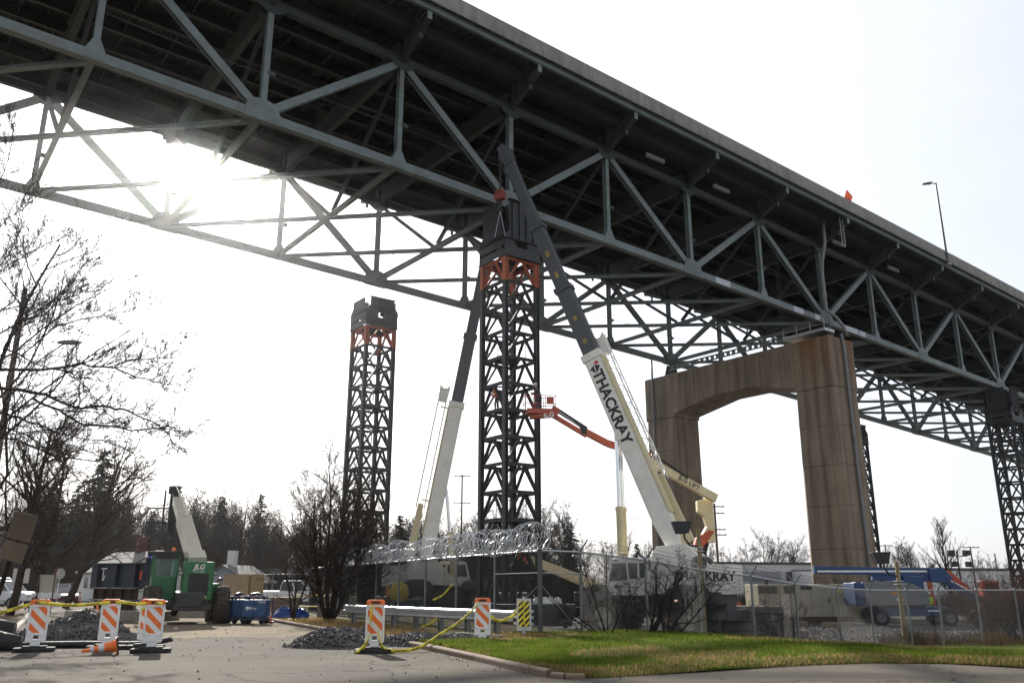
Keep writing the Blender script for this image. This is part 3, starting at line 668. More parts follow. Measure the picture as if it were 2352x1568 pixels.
def fence(name,label,pts,h,arms,posts_h=0,rr=.03,gate_mid=()):
    root=thing(name,label,'fence',(0,0,0),0)
    for i,(x,y) in enumerate(pts):
        z=gz(x,y); r_=.075 if i==0 else .045
        m=MB(); m.tube((x,y,z-.2),(x,y,z+h+.03),r_,n=10); m.lathe([(r_+.01,0),(r_*.7,.06),(0,.08)],(x,y,z+h+.03),n=10); m.build('post',gdull,root)
        if arms=='V' or arms=='L':
            d=V((pts[min(i+1,len(pts)-1)][0]-pts[max(i-1,0)][0],pts[min(i+1,len(pts)-1)][1]-pts[max(i-1,0)][1],0)).normalized(); nn=V((-d.y,d.x,0))
            m=MB()
            for sg in ((-1,1) if arms=='V' else (-1,)):
                m.beam((x,y,z+h),V((x,y,z+h))+nn*sg*.3+V((0,0,.36)),.05,.02)
            m.build('wire_arm',gdull,root)
    for i in range(len(pts)-1):
        a,b=pts[i],pts[i+1]; za,zb=gz(*a),gz(*b)
        m=MB(); m.tube((a[0],a[1],za+h),(b[0],b[1],zb+h),rr,n=8); m.build('top_rail',galv,root)
        m=MB(); m.tube((a[0],a[1],za+.08),(b[0],b[1],zb+.08),.012,n=5); m.build('tension_wire',galv,root)
        if i in gate_mid: m=MB(); m.tube((a[0],a[1],za+h-.62),(b[0],b[1],zb+h-.62),.022,n=8); m.build('mid_rail',galv,root); m=MB(); m.tube((a[0],a[1],za+1.5),(b[0],b[1],zb+.1),.01,n=5); m.build('truss_rod',galv,root)
        chain(root,(a[0],a[1],0),(b[0],b[1],0),za,zb,h)
        if arms=='V':
            d=V((b[0]-a[0],b[1]-a[1],0)).normalized(); nn=V((-d.y,d.x,0)); m=MB()
            for sg in (-1,1):
                for f in (.35,.65,.97):
                    o=nn*sg*.3*f+V((0,0,.36*f)); m.path([V((a[0],a[1],za+h))+o,V(((a[0]+b[0])/2,(a[1]+b[1])/2,(za+zb)/2+h-.03))+o,V((b[0],b[1],zb+h))+o],.006,3)
            m.build('barbed_wire',wire,root)
    return root
FR_P=FENCE_R
FENCE_L=[(.81,25.3),(-.55,28.0),(-1.95,30.75),(-3.3,33.45),(-4.65,36.1),(-6.0,38.8),(-7.35,41.5),(-8.7,44.2),(-10.05,46.9),(-11.4,49.6)]
fence('chain_link_fence','galvanised chain-link fence with V-shaped barbed-wire arms running along the lawn',FR_P,2.42,'V',gate_mid=(0,))
fence('chain_link_fence','chain-link fence topped by coiled razor wire running away behind the guardrail',FENCE_L,2.42,'L',gate_mid=(0,))
# razor wire coils
def coil(label,off_h,r,seed,pitch=.17):
    rn=random.Random(seed); m=MB(); pts=[]
    L=0; seg=[]
    for a,b in zip(FENCE_L[:8],FENCE_L[1:8]): seg.append((a,b,math.dist(a,b)))
    tot=sum(s[2] for s in seg); n=int(tot/pitch*18); ph=rn.random()*6; 
    for k in range(n):
        s=tot*k/n; q=s
        for a,b,l in seg:
            if q<=l: break
            q-=l
        f=q/l; x=a[0]+(b[0]-a[0])*f; y=a[1]+(b[1]-a[1])*f; d=V((b[0]-a[0],b[1]-a[1],0)).normalized(); nn=V((-d.y,d.x,0))
        th=2*PI*k/18+ph; rr=r*(1+.16*math.sin(s*2.1+seed)+.10*math.sin(s*7.3)); lean=.10*math.sin(s*5+seed)+.30*math.sin(th+s*3.1)*.45
        pts.append(V((x,y,gz(x,y)+2.45+off_h+.05*math.sin(s*1.7)))+nn*rr*math.cos(th)+V((0,0,rr*math.sin(th)))+d*(lean+rn.uniform(-.02,.02)))
    m.path(pts,.0085,3)
    for k in range(0,len(pts)-1,3):               # barbs
        p=pts[k]; m.box(p,(.035,.006,.035))
    root=thing('razor_wire',label,'razor wire',(0,0,0),0,'razor wire coils on the fence'); m.build('coil',M('razor_steel',(.52,.53,.55),.38,.6,.1,4),root,0,False)
coil('large tangled coil of shiny razor wire along the top of the fence',.36,.36,1)
coil('smaller inner coil of razor wire close above the fence rail',.22,.24,5,.2)
# ================================================================ GUARDRAIL + OBJECT MARKER
grl=thing('guardrail','galvanised W-beam guardrail on posts along the street verge','guardrail',(0,0,0))
GA,GBp=V((-6.3,33.3)),V((.05,24.55))
wprof=[(-.02,-.155),(.05,-.12),(.05,-.05),(-.02,-.015),(-.02,.015),(.05,.05),(.05,.12),(-.02,.155),(-.035,.155),(.03,.115),(.03,.055),(-.035,.015),(-.035,-.015),(.03,-.055),(.03,-.115),(-.035,-.155)]
for k in range(3):
    a=GA+(GBp-GA)*k/3; b=GA+(GBp-GA)*(k+1)/3; za=gz(*a)+.62; zb=gz(*b)+.62
    MB().ext([(-x,y) for x,y in wprof],(a.x,a.y,za),(b.x,b.y,zb)).build('rail',galv,grl)
for k in range(7):
    p=GA+(GBp-GA)*(k+.35)/7; d=(GBp-GA).normalized(); nn=V((-d.y,d.x)); q=p+nn*.14*1
    MB().hbeam((q.x,q.y,gz(*p)-.1),(q.x,q.y,gz(*p)+.76),.12,.16,.015,.015,(d.x,d.y,0)).build('post',gdull,grl)
    MB().box((p.x+nn.x*.05,p.y+nn.y*.05,gz(*p)+.62),(.09,.09,.3)).build('spacer_block',galv,grl)
# end transition bars
tb=MB()
for z in (.45,.62,.78): tb.beam((GBp.x,GBp.y,gz(*GBp)+z),(GBp.x+.55,GBp.y-.1,gz(*GBp)+z-.02),.03,.07)
tb.build('end_bars',galv,grl)
mk=thing('object_marker','object marker sign with black and yellow diagonal stripes at the guardrail end','sign',(.33,24.35,gz(.33,24.35)),R(4))
m_=MB(); m_.box((0,.05,.55),(.08,.06,1.2)); m_.build('post',galv,mk)
m_=MB(); m_.box((0,0,.68),(.40,.02,.84)); m_.build('panel',M('panel_grey',(.5,.5,.48),.5),mk)
def stripes(parent,w_,h_,z0,mat_a,mat_b,yf,slope,n,name_a='stripe',rightdown=True,ph=0.0):
    """alternate diagonal stripes clipped to a rectangle, as thin raised plates"""
    MB().box((0,yf+.002,z0+h_/2),(w_,.004,h_)).build('face',mat_b,parent)
    per=(h_+w_*slope)/n
    for k in range(-1,n+1):
        c0=z0-w_*slope+ (k+ph)*per; c1=c0+per/2
        poly=[]
        def clip(line):
            return line
        pts=[]
        # polygon between lines z=c0+slope*(x+w/2) and z=c1+slope*(x+w/2), clipped in z
        xs=[-w_/2,w_/2]; P=[(xs[0],c0),(xs[1],c0+slope*w_),(xs[1],c1+slope*w_),(xs[0],c1)]
        def half(P,f):
            out=[]
            for i in range(len(P)):
                a,b=P[i],P[(i+1)%len(P)]; fa,fb=f(a),f(b)
                if fa>=0: out.append(a)
                if fa*fb<0: t=fa/(fa-fb); out.append((a[0]+(b[0]-a[0])*t,a[1]+(b[1]-a[1])*t))
            return out
        P=half(P,lambda p:p[1]-z0)
        if P: P=half(P,lambda p:z0+h_-p[1])
        if len(P)>2:
            if rightdown: P=[(-x,z) for x,z in P][::-1]
            MB().prism(P,(0,yf-.003,0),(1,0,0),(0,0,1),(0,.003,0)).build(name_a,mat_a,parent)
stripes(mk,.30,.66,.34+.03,black,yellow,-.015,1.0,6,rightdown=False)
# ================================================================ BARRICADES, CONE, TAPE
tapey=M('tape_yellow',(.85,.70,.06),.4,0,.08,6)
def barricade(x,y,rz,label,lean=0):
    r=thing('barricade',label,'barricade',(x,y,gz(x,y)+.012),rz,'striped vertical-panel barricades')
    m=MB(); m.prism([(-.38,-.19),(.38,-.19),(.42,-.12),(.42,.12),(.38,.19),(-.38,.19),(-.42,.12),(-.42,-.12)],(0,0,0),(1,0,0),(0,1,0),(0,0,.09)); m.box((0,0,.1),(.5,.26,.05)); m.build('rubber_base',rubber,r,.015)
    m=MB()
    W2=.205
    for sx in (-1,1): m.box((sx*(W2-.02),0,.62),(.045,.06,.78)); m.box((sx*.135,0,.235),(.12,.055,.06))
    m.box((0,0,.985),(.40,.06,.05)); m.box((0,0,.375),(.40,.06,.05)); m.box((0,0,.24),(.4,.05,.05)); m.box((-.12,0,.31),(.13,.05,.12)); m.box((.12,0,.31),(.13,.05,.12))
    m.box((0,0,.16),(.20,.05,.16)); m.box((0,.012,.68),(.37,.02,.58)); m.build('frame',signw,r,.006)
    top=MB(); top.prism([(-.205,0),(.205,0),(.205,.07),(.16,.11),(-.16,.11),(-.205,.07)],(0,-.032,1.01),(1,0,0),(0,0,1),(0,.064,0)); top.build('top_cap',signo,r,.01)
    MB().box((0,-.034,1.062),(.2,.006,.05)).build('handle_slot',black,r)
    stripes(r,.325,.57,.395,signo,signw,-.012,1.0,3,ph=.28)
    return r
barricade(-10.75,20.15,R(22),'striped barricade at the left kerb where the caution tape starts')
barricade(-9.45,20.85,R(14),'striped barricade standing behind the fallen traffic cone')
barricade(-8.62,21.05,R(12),'striped barricade half hidden behind another barricade, tape wound round its top')
barricade(-8.02,19.9,R(16),'striped barricade overlapping another one, right of the fallen cone')
barricade(-3.05,19.8,R(4),'striped barricade on the street with two tape ends hanging over it')
barricade(-.76,23.0,R(-3),'striped barricade on the grass in front of the guardrail end')
cr_=thing('traffic_cone','orange traffic cone with reflective bands lying on its side by the barricades','traffic cone',(-8.55,19.45,gz(-8.55,19.45)),0)
def cone_parts(r,mtx):
    def tr(m): m.v=[tuple(mtx@V(v)) for v in m.v]; return m
    rubb=M('cone_base_black',(.04,.025,.02),.8)
    tr(MB().box((0,0,.02),(.37,.37,.04))).build('base',rubb,r,.01)
    tr(MB().box((0,0,.047),(.34,.34,.012))).build('base_top',signo,r)
    def R_(z): return .135+(.03-.135)*z/.70
    segs=[(.05,.28,signo,'body'),(.28,.40,galv_t,'reflective_band'),(.40,.48,signo,'body'),(.48,.56,galv_t,'reflective_band'),(.56,.72,signo,'body')]
    for a,b,mt,n in segs: tr(MB().lathe([(R_(a),a),(R_(b),b)]+([(0,b)] if b>.7 else []),(0,0,0),n=20)).build(n,mt,r)
galv_t=M('reflective_white',(.6,.6,.6),.4)
cone_parts(cr_,Matrix.Translation((0,0,.19))@Matrix.Rotation(R(-155),4,'Z')@Matrix.Rotation(R(98),4,'Y'))
def cone(p,label,grp='upright traffic cones'):
    r=thing('traffic_cone',label,'traffic cone',p,0,grp); cone_parts(r,Matrix.Identity(4)); return r
cone(gp(218,31.5,.02),'upright orange traffic cone on the street behind the gravel pile')
cone(gp(617,34.3,.02),'upright orange and white traffic cone beside the blue welders')
cone(gp(183,70,.02),'small upright traffic cone in front of the maroon car')
def tape(name,label,pts,w_=.075,words=(),tw=0):
    r=thing(name,label,'caution tape',(0,0,0),0)
    pts=[V(p) for p in pts]; sm=[]
    for i in range(len(pts)-1):                     # catmull-rom
        p0,p1,p2,p3=pts[max(i-1,0)],pts[i],pts[i+1],pts[min(i+2,len(pts)-1)]
        for k in range(8):
            t=k/8; sm.append(.5*((2*p1)+(p2-p0)*t+(2*p0-5*p1+4*p2-p3)*t*t+(3*p1-p0-3*p2+p3)*t**3))
    sm.append(pts[-1]); vs=[];L_=0
    for i,p in enumerate(sm):
        d=(sm[min(i+1,len(sm)-1)]-sm[max(i-1,0)]).normalized(); e=V((0,-.25,1)); e=(e-d*e.dot(d))
        e=e.normalized() if e.length>.2 else V((1,0,0))
        a=tw*math.sin(i*.35); e=(e*math.cos(a)+d.cross(e)*math.sin(a))*w_/2
        vs+=[tuple(p-e),tuple(p+e)]
    m=MB(); m.add(vs,[(2*i,2*i+1,2*i+3,2*i+2) for i in range(len(sm)-1)],True); rb=m.build('ribbon',tapey,r,0,False)
    md=rb.modifiers.new('s','SOLIDIFY'); md.thickness=.002
    acc=0
    for i in range(1,len(sm)-1):
        acc+=(sm[i]-sm[i-1]).length
        if acc>.42:
            acc=0; d=(sm[i+1]-sm[i-1]).normalized(); 
            if d.x<0: d=-d
            e=V((0,-.25,1)); e=(e-d*e.dot(d))
            if e.length<.25: continue
            nrm=d.cross(e.normalized()); text('CAUTION',.045,'lettering',black,r,sm[i],d,nrm,.006,.02)
    return r
g0=lambda x,y,h:(x,y,gz(x,y)+h)
tape('caution_tape','yellow caution tape rising from the left bank to the first barricade',[g0(-13.2,20.6,.62),g0(-12,20.4,.78),g0(-10.95,20.12,1.03),g0(-10.6,20.1,1.06)])
tape('caution_tape','yellow caution tape stretched between the barricades by the gravel pile',[g0(-10.6,20.12,1.05),g0(-10.1,20.4,1.0),g0(-9.5,20.8,1.05),g0(-9.2,20.85,1.06),g0(-8.9,20.95,1.02),g0(-8.62,20.98,1.03),g0(-8.45,20.9,.98)])
tape('caution_tape','yellow caution tape wrapped round the top of the paired barricades',[g0(-8.75,20.9,.9),g0(-8.5,20.85,.95),g0(-8.25,20.3,1.0),g0(-8.0,19.86,1.05),g0(-7.85,19.84,1.05)],tw=.5)
tape('caution_tape','long yellow caution tape sagging from the street barricade up to the grass barricade',[g0(-3.0,19.74,1.03),g0(-2.98,19.7,.8),g0(-2.95,19.7,.4),g0(-2.82,19.66,.12),g0(-2.5,19.7,.06),g0(-2.1,20.1,.1),g0(-1.75,20.9,.3),g0(-1.3,21.8,.58),g0(-1.0,22.5,.85),g0(-.9,22.92,1.02)])
tape('caution_tape','yellow caution tape end hanging down to the asphalt from the street barricade',[g0(-3.12,19.74,1.04),g0(-3.14,19.72,.7),g0(-3.17,19.7,.3),g0(-3.3,19.6,.1),g0(-3.42,19.55,.03)],tw=.4)
tape('caution_tape','yellow caution tape from the grass barricade to the striped marker',[g0(-.65,22.98,.75),g0(-.35,23.5,.55),g0(.05,24.0,.68),g0(.3,24.28,.98),g0(.33,24.3,.6),g0(.35,24.3,.3)],tw=.5)
tape('caution_tape','loose caution tape knotted on the middle of the guardrail',[g0(-2.85,28.3,.2),g0(-2.6,28.1,.28),g0(-2.4,28,.45),g0(-2.3,27.95,.7),g0(-2.28,27.93,.4)],tw=.7)
tape('caution_tape','short caution tape hung on the chain-link fence before the crane',[g0(-2.9,32.4,.95),g0(-2.5,31.7,1.12),g0(-2.1,31.0,1.5)])
# black filter socks and fabric around the stone
bsm=M('black_fabric',(.012,.012,.013),.75,0,.3,6,.4,12)
def sock(label,pts,r,cat='erosion sock',flat=.6):
    o=thing('erosion_sock',label,cat,(0,0,0)); m=MB(); m.path(pts,r,9); m.v=[(x,y,gz(x,y)+(z-gz(x,y))*flat) for x,y,z in m.v]; m.build('tube',bsm,o)
sock('long black filter sock along the foot of the large gravel pile',[g0(-12.2,21.0,.1),g0(-11.4,21.3,.14),g0(-10.2,21.45,.15),g0(-9.2,21.5,.13),g0(-8.7,21.6,.15)],.13)
sock('black filter sock end curled up at the right tip of the gravel pile',[g0(-9.0,21.5,.1),g0(-8.6,21.5,.2),g0(-8.2,21.5,.34)],.1)
sock('black filter sock across the stone in front of the guardrail',[g0(-3.3,23.8,.16),g0(-2.3,23.9,.2),g0(-1.3,23.7,.3),g0(-.4,23.6,.2),g0(.2,23.5,.12)],.12)
for lbl,c0,rr in (('fat black pipe end lying on the left bank above another',(-12.5,21.1,.46),.34),('fat black pipe end lying at the left kerb below another',(-11.95,20.5,.24),.27)):
    o=thing('drain_pipe',lbl,'pipe',(c0[0],c0[1],gz(c0[0],c0[1])+c0[2]-.18),R(20)); m=MB(); m.path([(-1.6,.1,.25),(-.8,.05,.22),(0,0,.18),(.6,-.05,.05)],rr,14,rr*.8); m.build('shell',bsm,o)
# ================================================================ MACHINES
def wheel(parent,x,y,r,w_,rimm,name='wheel',side=1,tread=True,hub=.55,tyre=None):
    o=bpy.data.objects.new(name,None); C.objects.link(o); o.parent=parent; o.location=(x,y,r)
    m=MB(); pr=[(r*hub,-w_/2+.03),(r*.8,-w_/2),(r*.95,-w_/2+.04),(r*.985,-w_/4),(r*.985,w_/4),(r*.95,w_/2-.04),(r*.8,w_/2),(r*hub,w_/2-.03)]
    m.lathe(pr,(0,0,0),(0,1,0),28)
    if tread:
        n=22
        for k in range(n):
            a=2*PI*k/n
            for sg in (-1,1):
                a2=a+(PI/n if sg>0 else 0); c_,s_=math.cos(a2),math.sin(a2)
                mt=Matrix(((c_,0,-s_),(0,1,0),(s_,0,c_)))@Matrix.Rotation(sg*.5,3,'X')
                m.box((c_*r*.97,sg*w_*.24,s_*r*.97),(.07*r+.03,w_*.46,.10*r),mt)
    m.build('tyre',tyre or rubber,o)
    m=MB(); h=r*hub
    m.lathe([(h*1.02,-w_/2+.05),(h*1.02,-w_/2+.02),(h*.9,-w_/2+.05),(h*.8,-w_/2+.14),(h*.35,-w_/2+.16),(h*.3,-w_/2+.06),(0,-w_/2+.05)],(0,0,0),(0,1,0),20)
    m.lathe([(h*1.02,w_/2-.05),(h*1.02,w_/2-.02),(h*.9,w_/2-.05),(h*.8,w_/2-.14),(h*.35,w_/2-.16),(h*.3,w_/2-.06),(0,w_/2-.05)],(0,0,0),(0,1,0),20)
    for k in range(8):
        a=2*PI*k/8
        for sy in (-1,1): m.box((h*.6*math.cos(a),sy*(w_/2-.13),h*.6*math.sin(a)),(.05,.06,.05))
    m.build('rim',rimm,o); return o
def rbox(c,d,ch=.06):   # box with chamfered vertical edges
    x,y,z=d; m=MB(); m.prism(octo(-x/2,x/2,-y/2,y/2,ch),V(c)-V((0,0,z/2)),(1,0,0),(0,1,0),(0,0,z)); return m
def lattice(p,q,wd,up,n,rc=.045,rb=.022,taper=1.0):
    m=MB(); o,x,y,z,L=frame(p,q,up)
    def P(k,a,b): s=wd/2*(1+(taper-1)*k/n); return o+z*L*k/n+x*a*s+y*b*s
    for a,b in ((-1,-1),(1,-1),(1,1),(-1,1)): m.tube(P(0,a,b),P(n,a,b),rc,n=6)
    cs=[(-1,-1),(1,-1),(1,1),(-1,1)]
    for k in range(n):
        for j in range(4):
            a,b=cs[j],cs[(j+1)%4]
            if (k+j)%2: a,b=b,a
            m.tube(P(k,*a),P(k+1,*b),rb,n=5)
    return m
def crane(label,base,heading,carrier_rot,foot_l,tip_w,secs,lettering,jib_side,jib=True,cyl_k=.3,hook=None,full=True,cabcol=cwhite,tilt_parts=True,foot_x=-1.3,L0=11.4):
    """rough-terrain crane: root on the ground under the slew ring, local +X is the boom's direction"""
    root=thing('mobile_crane',label,'crane',base,heading,'white mobile cranes')
    inv=Matrix.Translation(base)@Matrix.Rotation(heading,4,'Z'); inv=inv.inverted()
    tip=inv@V(tip_w); foot=V((foot_x,0,foot_l)); tip.y=0 if abs(tip.y)<.6 else tip.y
    # carrier
    car=bpy.data.objects.new('carrier',None); C.objects.link(car); car.parent=root; car.rotation_euler=(0,0,carrier_rot)
    rbox((0,0,1.35),(8.2,1.5,.75),.1).build('chassis_frame',dkmetal,car,.02)
    m=rbox((3.1,0,1.95),(2.3,2.7,.5),.15); m.v=[(x,y,z) for x,y,z in m.v]; m.build('front_deck',dkmetal,car,.03)
    rbox((-3.0,0,1.95),(2.0,2.7,.6),.15).build('engine_hood',dkmetal,car,.03)
    for x in (-4.2,4.2):
        rbox((x,0,1.15),(.45,3.1,.5),.05).build('outrigger_box',dkmetal,car,.02)
        for y in (-2.3,2.3):
            m=MB(); m.box((x,y*.8,1.15),(.3,1.6,.32)); m.tube((x,y,.12),(x,y,1.3),.12,n=10); m.box((x,y,.06),(.7,.7,.12)); m.build('outrigger',dkmetal,car)
    for x in (-2.35,2.35):
        for y in (-1.25,1.25):
            wheel(car,x,y,.95,.72,M('rim_cream',(.30,.27,.21),.6,dirt=(.12,.10,.08),damt=.8))
            m=MB(); m.prism([(-1.2,0),(1.2,0),(.95,.5),(.45,.72),(-.45,.72),(-.95,.5)],(x,y-.42,1.5),(1,0,0),(0,0,1),(0,.84,0)); m.v=[(a,b,c+.38) for a,b,c in m.v]; m.build('fender',dkmetal,car,.03)
    # superstructure
    MB().lathe([(.95,1.7),(.95,2.15)],(0,0,0),n=24).build('slew_ring',dkmetal,root)
    m=MB(); m.prism([(-3.3,2.1),(1.1,2.1),(1.3,2.5),(.6,3.0),(-.4,foot_l+.25),(-1.9,foot_l+.4),(-3.3,3.4)],(0,-.75,0),(1,0,0),(0,0,1),(0,.18,0)); m.prism([(-3.3,2.1),(1.1,2.1),(1.3,2.5),(.6,3.0),(-.4,foot_l+.25),(-1.9,foot_l+.4),(-3.3,3.4)],(0,.57,0),(1,0,0),(0,0,1),(0,.18,0)); m.box((-1,0,2.25),(4,1.2,.3)); m.build('turntable',cabcol,root,.02)
    m=rbox((-3.75,0,2.85),(1.15,3.1,1.45),.2); m.build('counterweight',cabcol,root,.04)
    rbox((-1.2,-1.15,2.75),(2.6,.75,1.1),.12).build('machine_hood',cabcol,root,.03)
    m=MB(); 
    for y in (-.45,.45): m.tube((-2.6,y-.3,3.6),(-2.6,y+.3,3.6),.42,n=16)
    m.build('winch_drum',dkmetal,root)
    if lettering:
        text('THACKRAY',.42,'lettering',black,root,(-3.05,1.56,2.98),(-1,0,0),(0,1,0),.012,.03)
        text('CRANE RENTAL',.14,'lettering',black,root,(-3.2,1.56,2.58),(-1,0,0),(0,1,0),.012,.01)
    # cab on the left front
    cab=bpy.data.objects.new('cab',None); C.objects.link(cab); cab.parent=root; cab.location=(.9,1.15,2.05)
    prof=[(-1.05,0),(.95,0),(1.25,.55),(.95,1.75),(.7,1.88),(-1.0,1.88),(-1.05,1.75)]
    m=MB(); m.prism(prof,(0,-.45,0),(1,0,0),(0,0,1),(0,.9,0)); m.build('cab_shell',cabcol,cab,.05)
    for sy in (-1,1):
        y=sy*.458
        for k,q in enumerate(([(.05,.78),(1.04,.72),(.86,1.62),(.12,1.62)],[(-.5,.85),(-.06,.82),(-.0,1.62),(-.5,1.62)],[(-.95,.9),(-.62,.88),(-.62,1.62),(-.93,1.62)])):
            MB().prism(q,(0,y-.004,0),(1,0,0),(0,0,1),(0,.008,0)).build('window',glass,cab)
    MB().prism([(-.38,0),(.38,0),(.34,.95),(-.34,.95)],(1.232,0,.66),(0,1,0),V((-.30,0,1.2)).normalized(),(.012,0,.004)).build('windscreen',glass,cab)
    MB().prism([(-.34,0),(.34,0),(.34,.9),(-.34,.9)],(-.2,0,1.885),(0,1,0),(1,0,0),(0,0,.01)).build('roof_window',glass,cab)
    m=MB()
    for y in (-.2,.0,.2): m.path([(.3,y,1.88),(.32,y,2.1),(.45,y,2.12),(.5,y,1.9)],.02,5)
    m.build('hose_loop',black,cab)
    if lettering:
        MB().box((.55,.462,.45),(.5,.006,.08)).build('decal',black,cab); MB().box((-.3,.462,.4),(.9,.006,.03)).build('decal',black,cab); MB().prism([(0,0),(.14,0),(.14,.2),(0,.2)],(.75,.461,.36),(-1,0,0),(0,0,1),(0,.006,0)).build('decal',black,cab)
    # boom
    bm_=bpy.data.objects.new('boom',None); C.objects.link(bm_); bm_.parent=root
    d=(tip-foot); LT=d.length; d.normalize(); side=V((0,1,0)); upv=side.cross(d)
    if upv.dot(V((-1,0,0)))<0: upv=-upv                            # upper side of the raised boom faces back
    def sec(s0,s1,w_,h_,mat,name,w2=None,h2=None):
        a,b=foot+d*s0,foot+d*s1; pr=[(-w_/2+.05,-h_/2),(w_/2-.05,-h_/2),(w_/2,-h_/2+.12),(w_/2,h_/2-.05),(w_/2-.05,h_/2),(-w_/2+.05,h_/2),(-w_/2,h_/2-.05),(-w_/2,-h_/2+.12)]
        return MB().ext(pr,a,b,upv).build(name,mat,bm_)
    base_h,base_w=1.08,.80
    m=MB(); a=foot-d*.5; pr=lambda w_,h_:[(-w_/2,-h_/2),(w_/2,-h_/2),(w_/2,h_/2),(-w_/2,h_/2)]
    m.ext(pr(base_w*.95,.55),foot-d*.35,foot+d*1.8,upv,pr(base_w,base_h)); m.build('boom_heel',cwhite,bm_)
    sec(1.8,L0,base_w,base_h,cwhite,'boom_base')
    m=MB(); m.ext(pr(base_w+.14,base_h+.16),foot+d*(L0-.35),foot+d*(L0+.08),upv); m.build('collar',cwhite,bm_)
    m=MB(); m.ext(pr(base_w+.06,.10),foot+d*2+upv*(base_h/2+.04),foot+d*(L0-.4)+upv*(base_h/2+.04),upv); m.build('top_flange',cream,bm_)
    s0=L0; w_,h_=base_w-.1,base_h-.14
    for k,s1 in enumerate(secs):
        sec(s0-.3,s1,w_,h_,cgrey,'boom_section')
        m=MB(); m.ext(pr(w_+.14,h_+.16),foot+d*(s1-.28),foot+d*(s1+.05),upv); m.build('collar',cgrey,bm_)
        for q in range(int((s1-s0)/1.6)):
            text(str(25*(k*3+q+1)),.22,'length_mark',M('mark_yellow',(.65,.40,.03),.6),bm_,foot+d*(s0+.9+q*1.6)+side*(w_/2),-d,side,.006,.01)
        s0=s1; w_-=.09; h_-=.11
    sec(s0-.3,LT-.5,w_,h_,cgrey,'boom_section')
    m=MB(); p=foot+d*(LT-.6)
    m.ext(pr(w_+.1,h_+.1),p,p+d*.7,upv); m.prism([(-.3,-.9),(.35,-.9),(.5,.2),(.1,.75),(-.35,.6)],p+d*.6-side*.3,upv,d,side*.08); m.prism([(-.3,-.9),(.35,-.9),(.5,.2),(.1,.75),(-.35,.6)],p+d*.6+side*.22,upv,d,side*.08)
    for q in (.3,-.75): m.tube(p+d*q-side*.28-upv*.2,p+d*q+side*.28-upv*.2,.26,n=14)
    m.build('boom_head',cgrey,bm_)
    m=MB(); m.tube(p-d*.6-upv*.55-side*.1,p+d*.9-upv*.5-side*.1,.09,n=8); m.tube(p+d*.9-upv*.5-side*.1,p+d*.3-upv*.4,.06,n=6); m.build('head_sheave_frame',dkmetal,bm_)
    if lettering:
        # painted lettering down the boom side
        yy=side*(base_w/2)
        text('THACKRAY',.62,'lettering',black,bm_,foot+d*(L0-3.45)+yy-upv*.05,-d,side,.012,.035,0)
        m=MB(); q=foot+d*(L0-.75)+yy-upv*.02
        m.prism([(-.36,-.05),(-.08,-.42),(-.08,.1)],q-d*.1,upv,d,side*.012); m.prism([(-.02,-.42),(.3,-.05),(.04,.1),(-.02,.1)],q-d*.1,upv,d,side*.012); m.build('emblem',black,bm_)
        MB().prism([(-.06,.14),(.30,.02),(.24,.28)],q-d*.05,upv,d,side*.012).build('emblem_red',M('emblem_red',(.5,.03,.02),.5),bm_)
    # lift cylinders
    ca=V((1.75 if lettering else .9,0,2.45)); cb=foot+d*(LT*cyl_k)-upv*.55
    for y in (-.24,.24):
        dd=(cb-ca).normalized(); l=(cb-ca).length
        m=MB(); m.tube(ca+V((0,y,0)),ca+V((0,y,0))+dd*l*.52,.2,n=14); m.lathe([(.235,0),(.235,.22)],ca+V((0,y,0))+dd*l*.50,dd,14); m.build('lift_cylinder',cream,root)
        m=MB(); m.tube(ca+V((0,y,0))+dd*l*.5,cb+V((0,y,0)),.13,n=14); m.build('cylinder_rod',chrome,root)
    m=MB(); m.box(cb+upv*.15,(.4,.9,.4)); m.build('cylinder_bracket',cwhite,bm_)
    # stowed lattice jib on the boom's side/back
    if jib:
        js=side*jib_side*(.62 if lettering else .25)+upv*(.62 if lettering else 1.15)
        jm=lattice(foot+d*(L0+.35)+js,foot+d*3.9+js,.62,upv,15,.04,.02).build('stowed_jib',M('jib_white',(.66,.66,.64),.4),bm_)
        m=MB(); m.ext(pr(.34,.40),foot+d*4.2+js,foot+d*.3+js,upv,pr(.42,.62)); m.build('jib_heel',cream,bm_)
        m=MB(); q=foot+d*(L0+.2)+js
        m.prism([(-.34,-.3),(.34,-.3),(.4,1.0),(.1,.75),(-.2,.8),(-.42,1.05)],q-side*.2,upv,d,side*.05); m.prism([(-.34,-.3),(.34,-.3),(.4,1.0),(.1,.75),(-.2,.8),(-.42,1.05)],q+side*.2,upv,d,side*.05); m.build('jib_head',cwhite,bm_)
        m=MB(); m.beam(foot+d*4.5+js*.5,foot+d*4.5+js,.12,.12); m.beam(foot+d*(L0-.5)+js*.4,foot+d*(L0-.5)+js,.12,.12); m.build('jib_bracket',cwhite,bm_)
    if hook:
        hk=bpy.data.objects.new('hook_block',None); C.objects.link(hk); hk.parent=root
        t_=foot+d*LT-upv*.45; b_=t_-V((0,0,hook)); m=MB()
        for x in (-.12,-.04,.04,.12): m.tube(t_+V((0,x,0)),b_+V((0,x,.6)),.018,n=5)
        m.build('hoist_rope',dkmetal,hk)
        m=MB(); m.prism([(-.32,0),(.32,0),(.40,.3),(.26,.7),(-.26,.7),(-.40,.3)],b_-V((0,.2,0)),(1,0,0),(0,0,1),(0,.4,0)); m.build('block',M('hook_red',(.20,.035,.022),.5,0,.2,2),hk,.04)
        m=MB(); m.path([b_,b_-V((0,0,.35)),b_+V((.2,0,-.55)),b_+V((.1,0,-.8)),b_+V((-.2,0,-.7))],.07,8); m.build('hook',dkmetal,hk)
        m=MB()
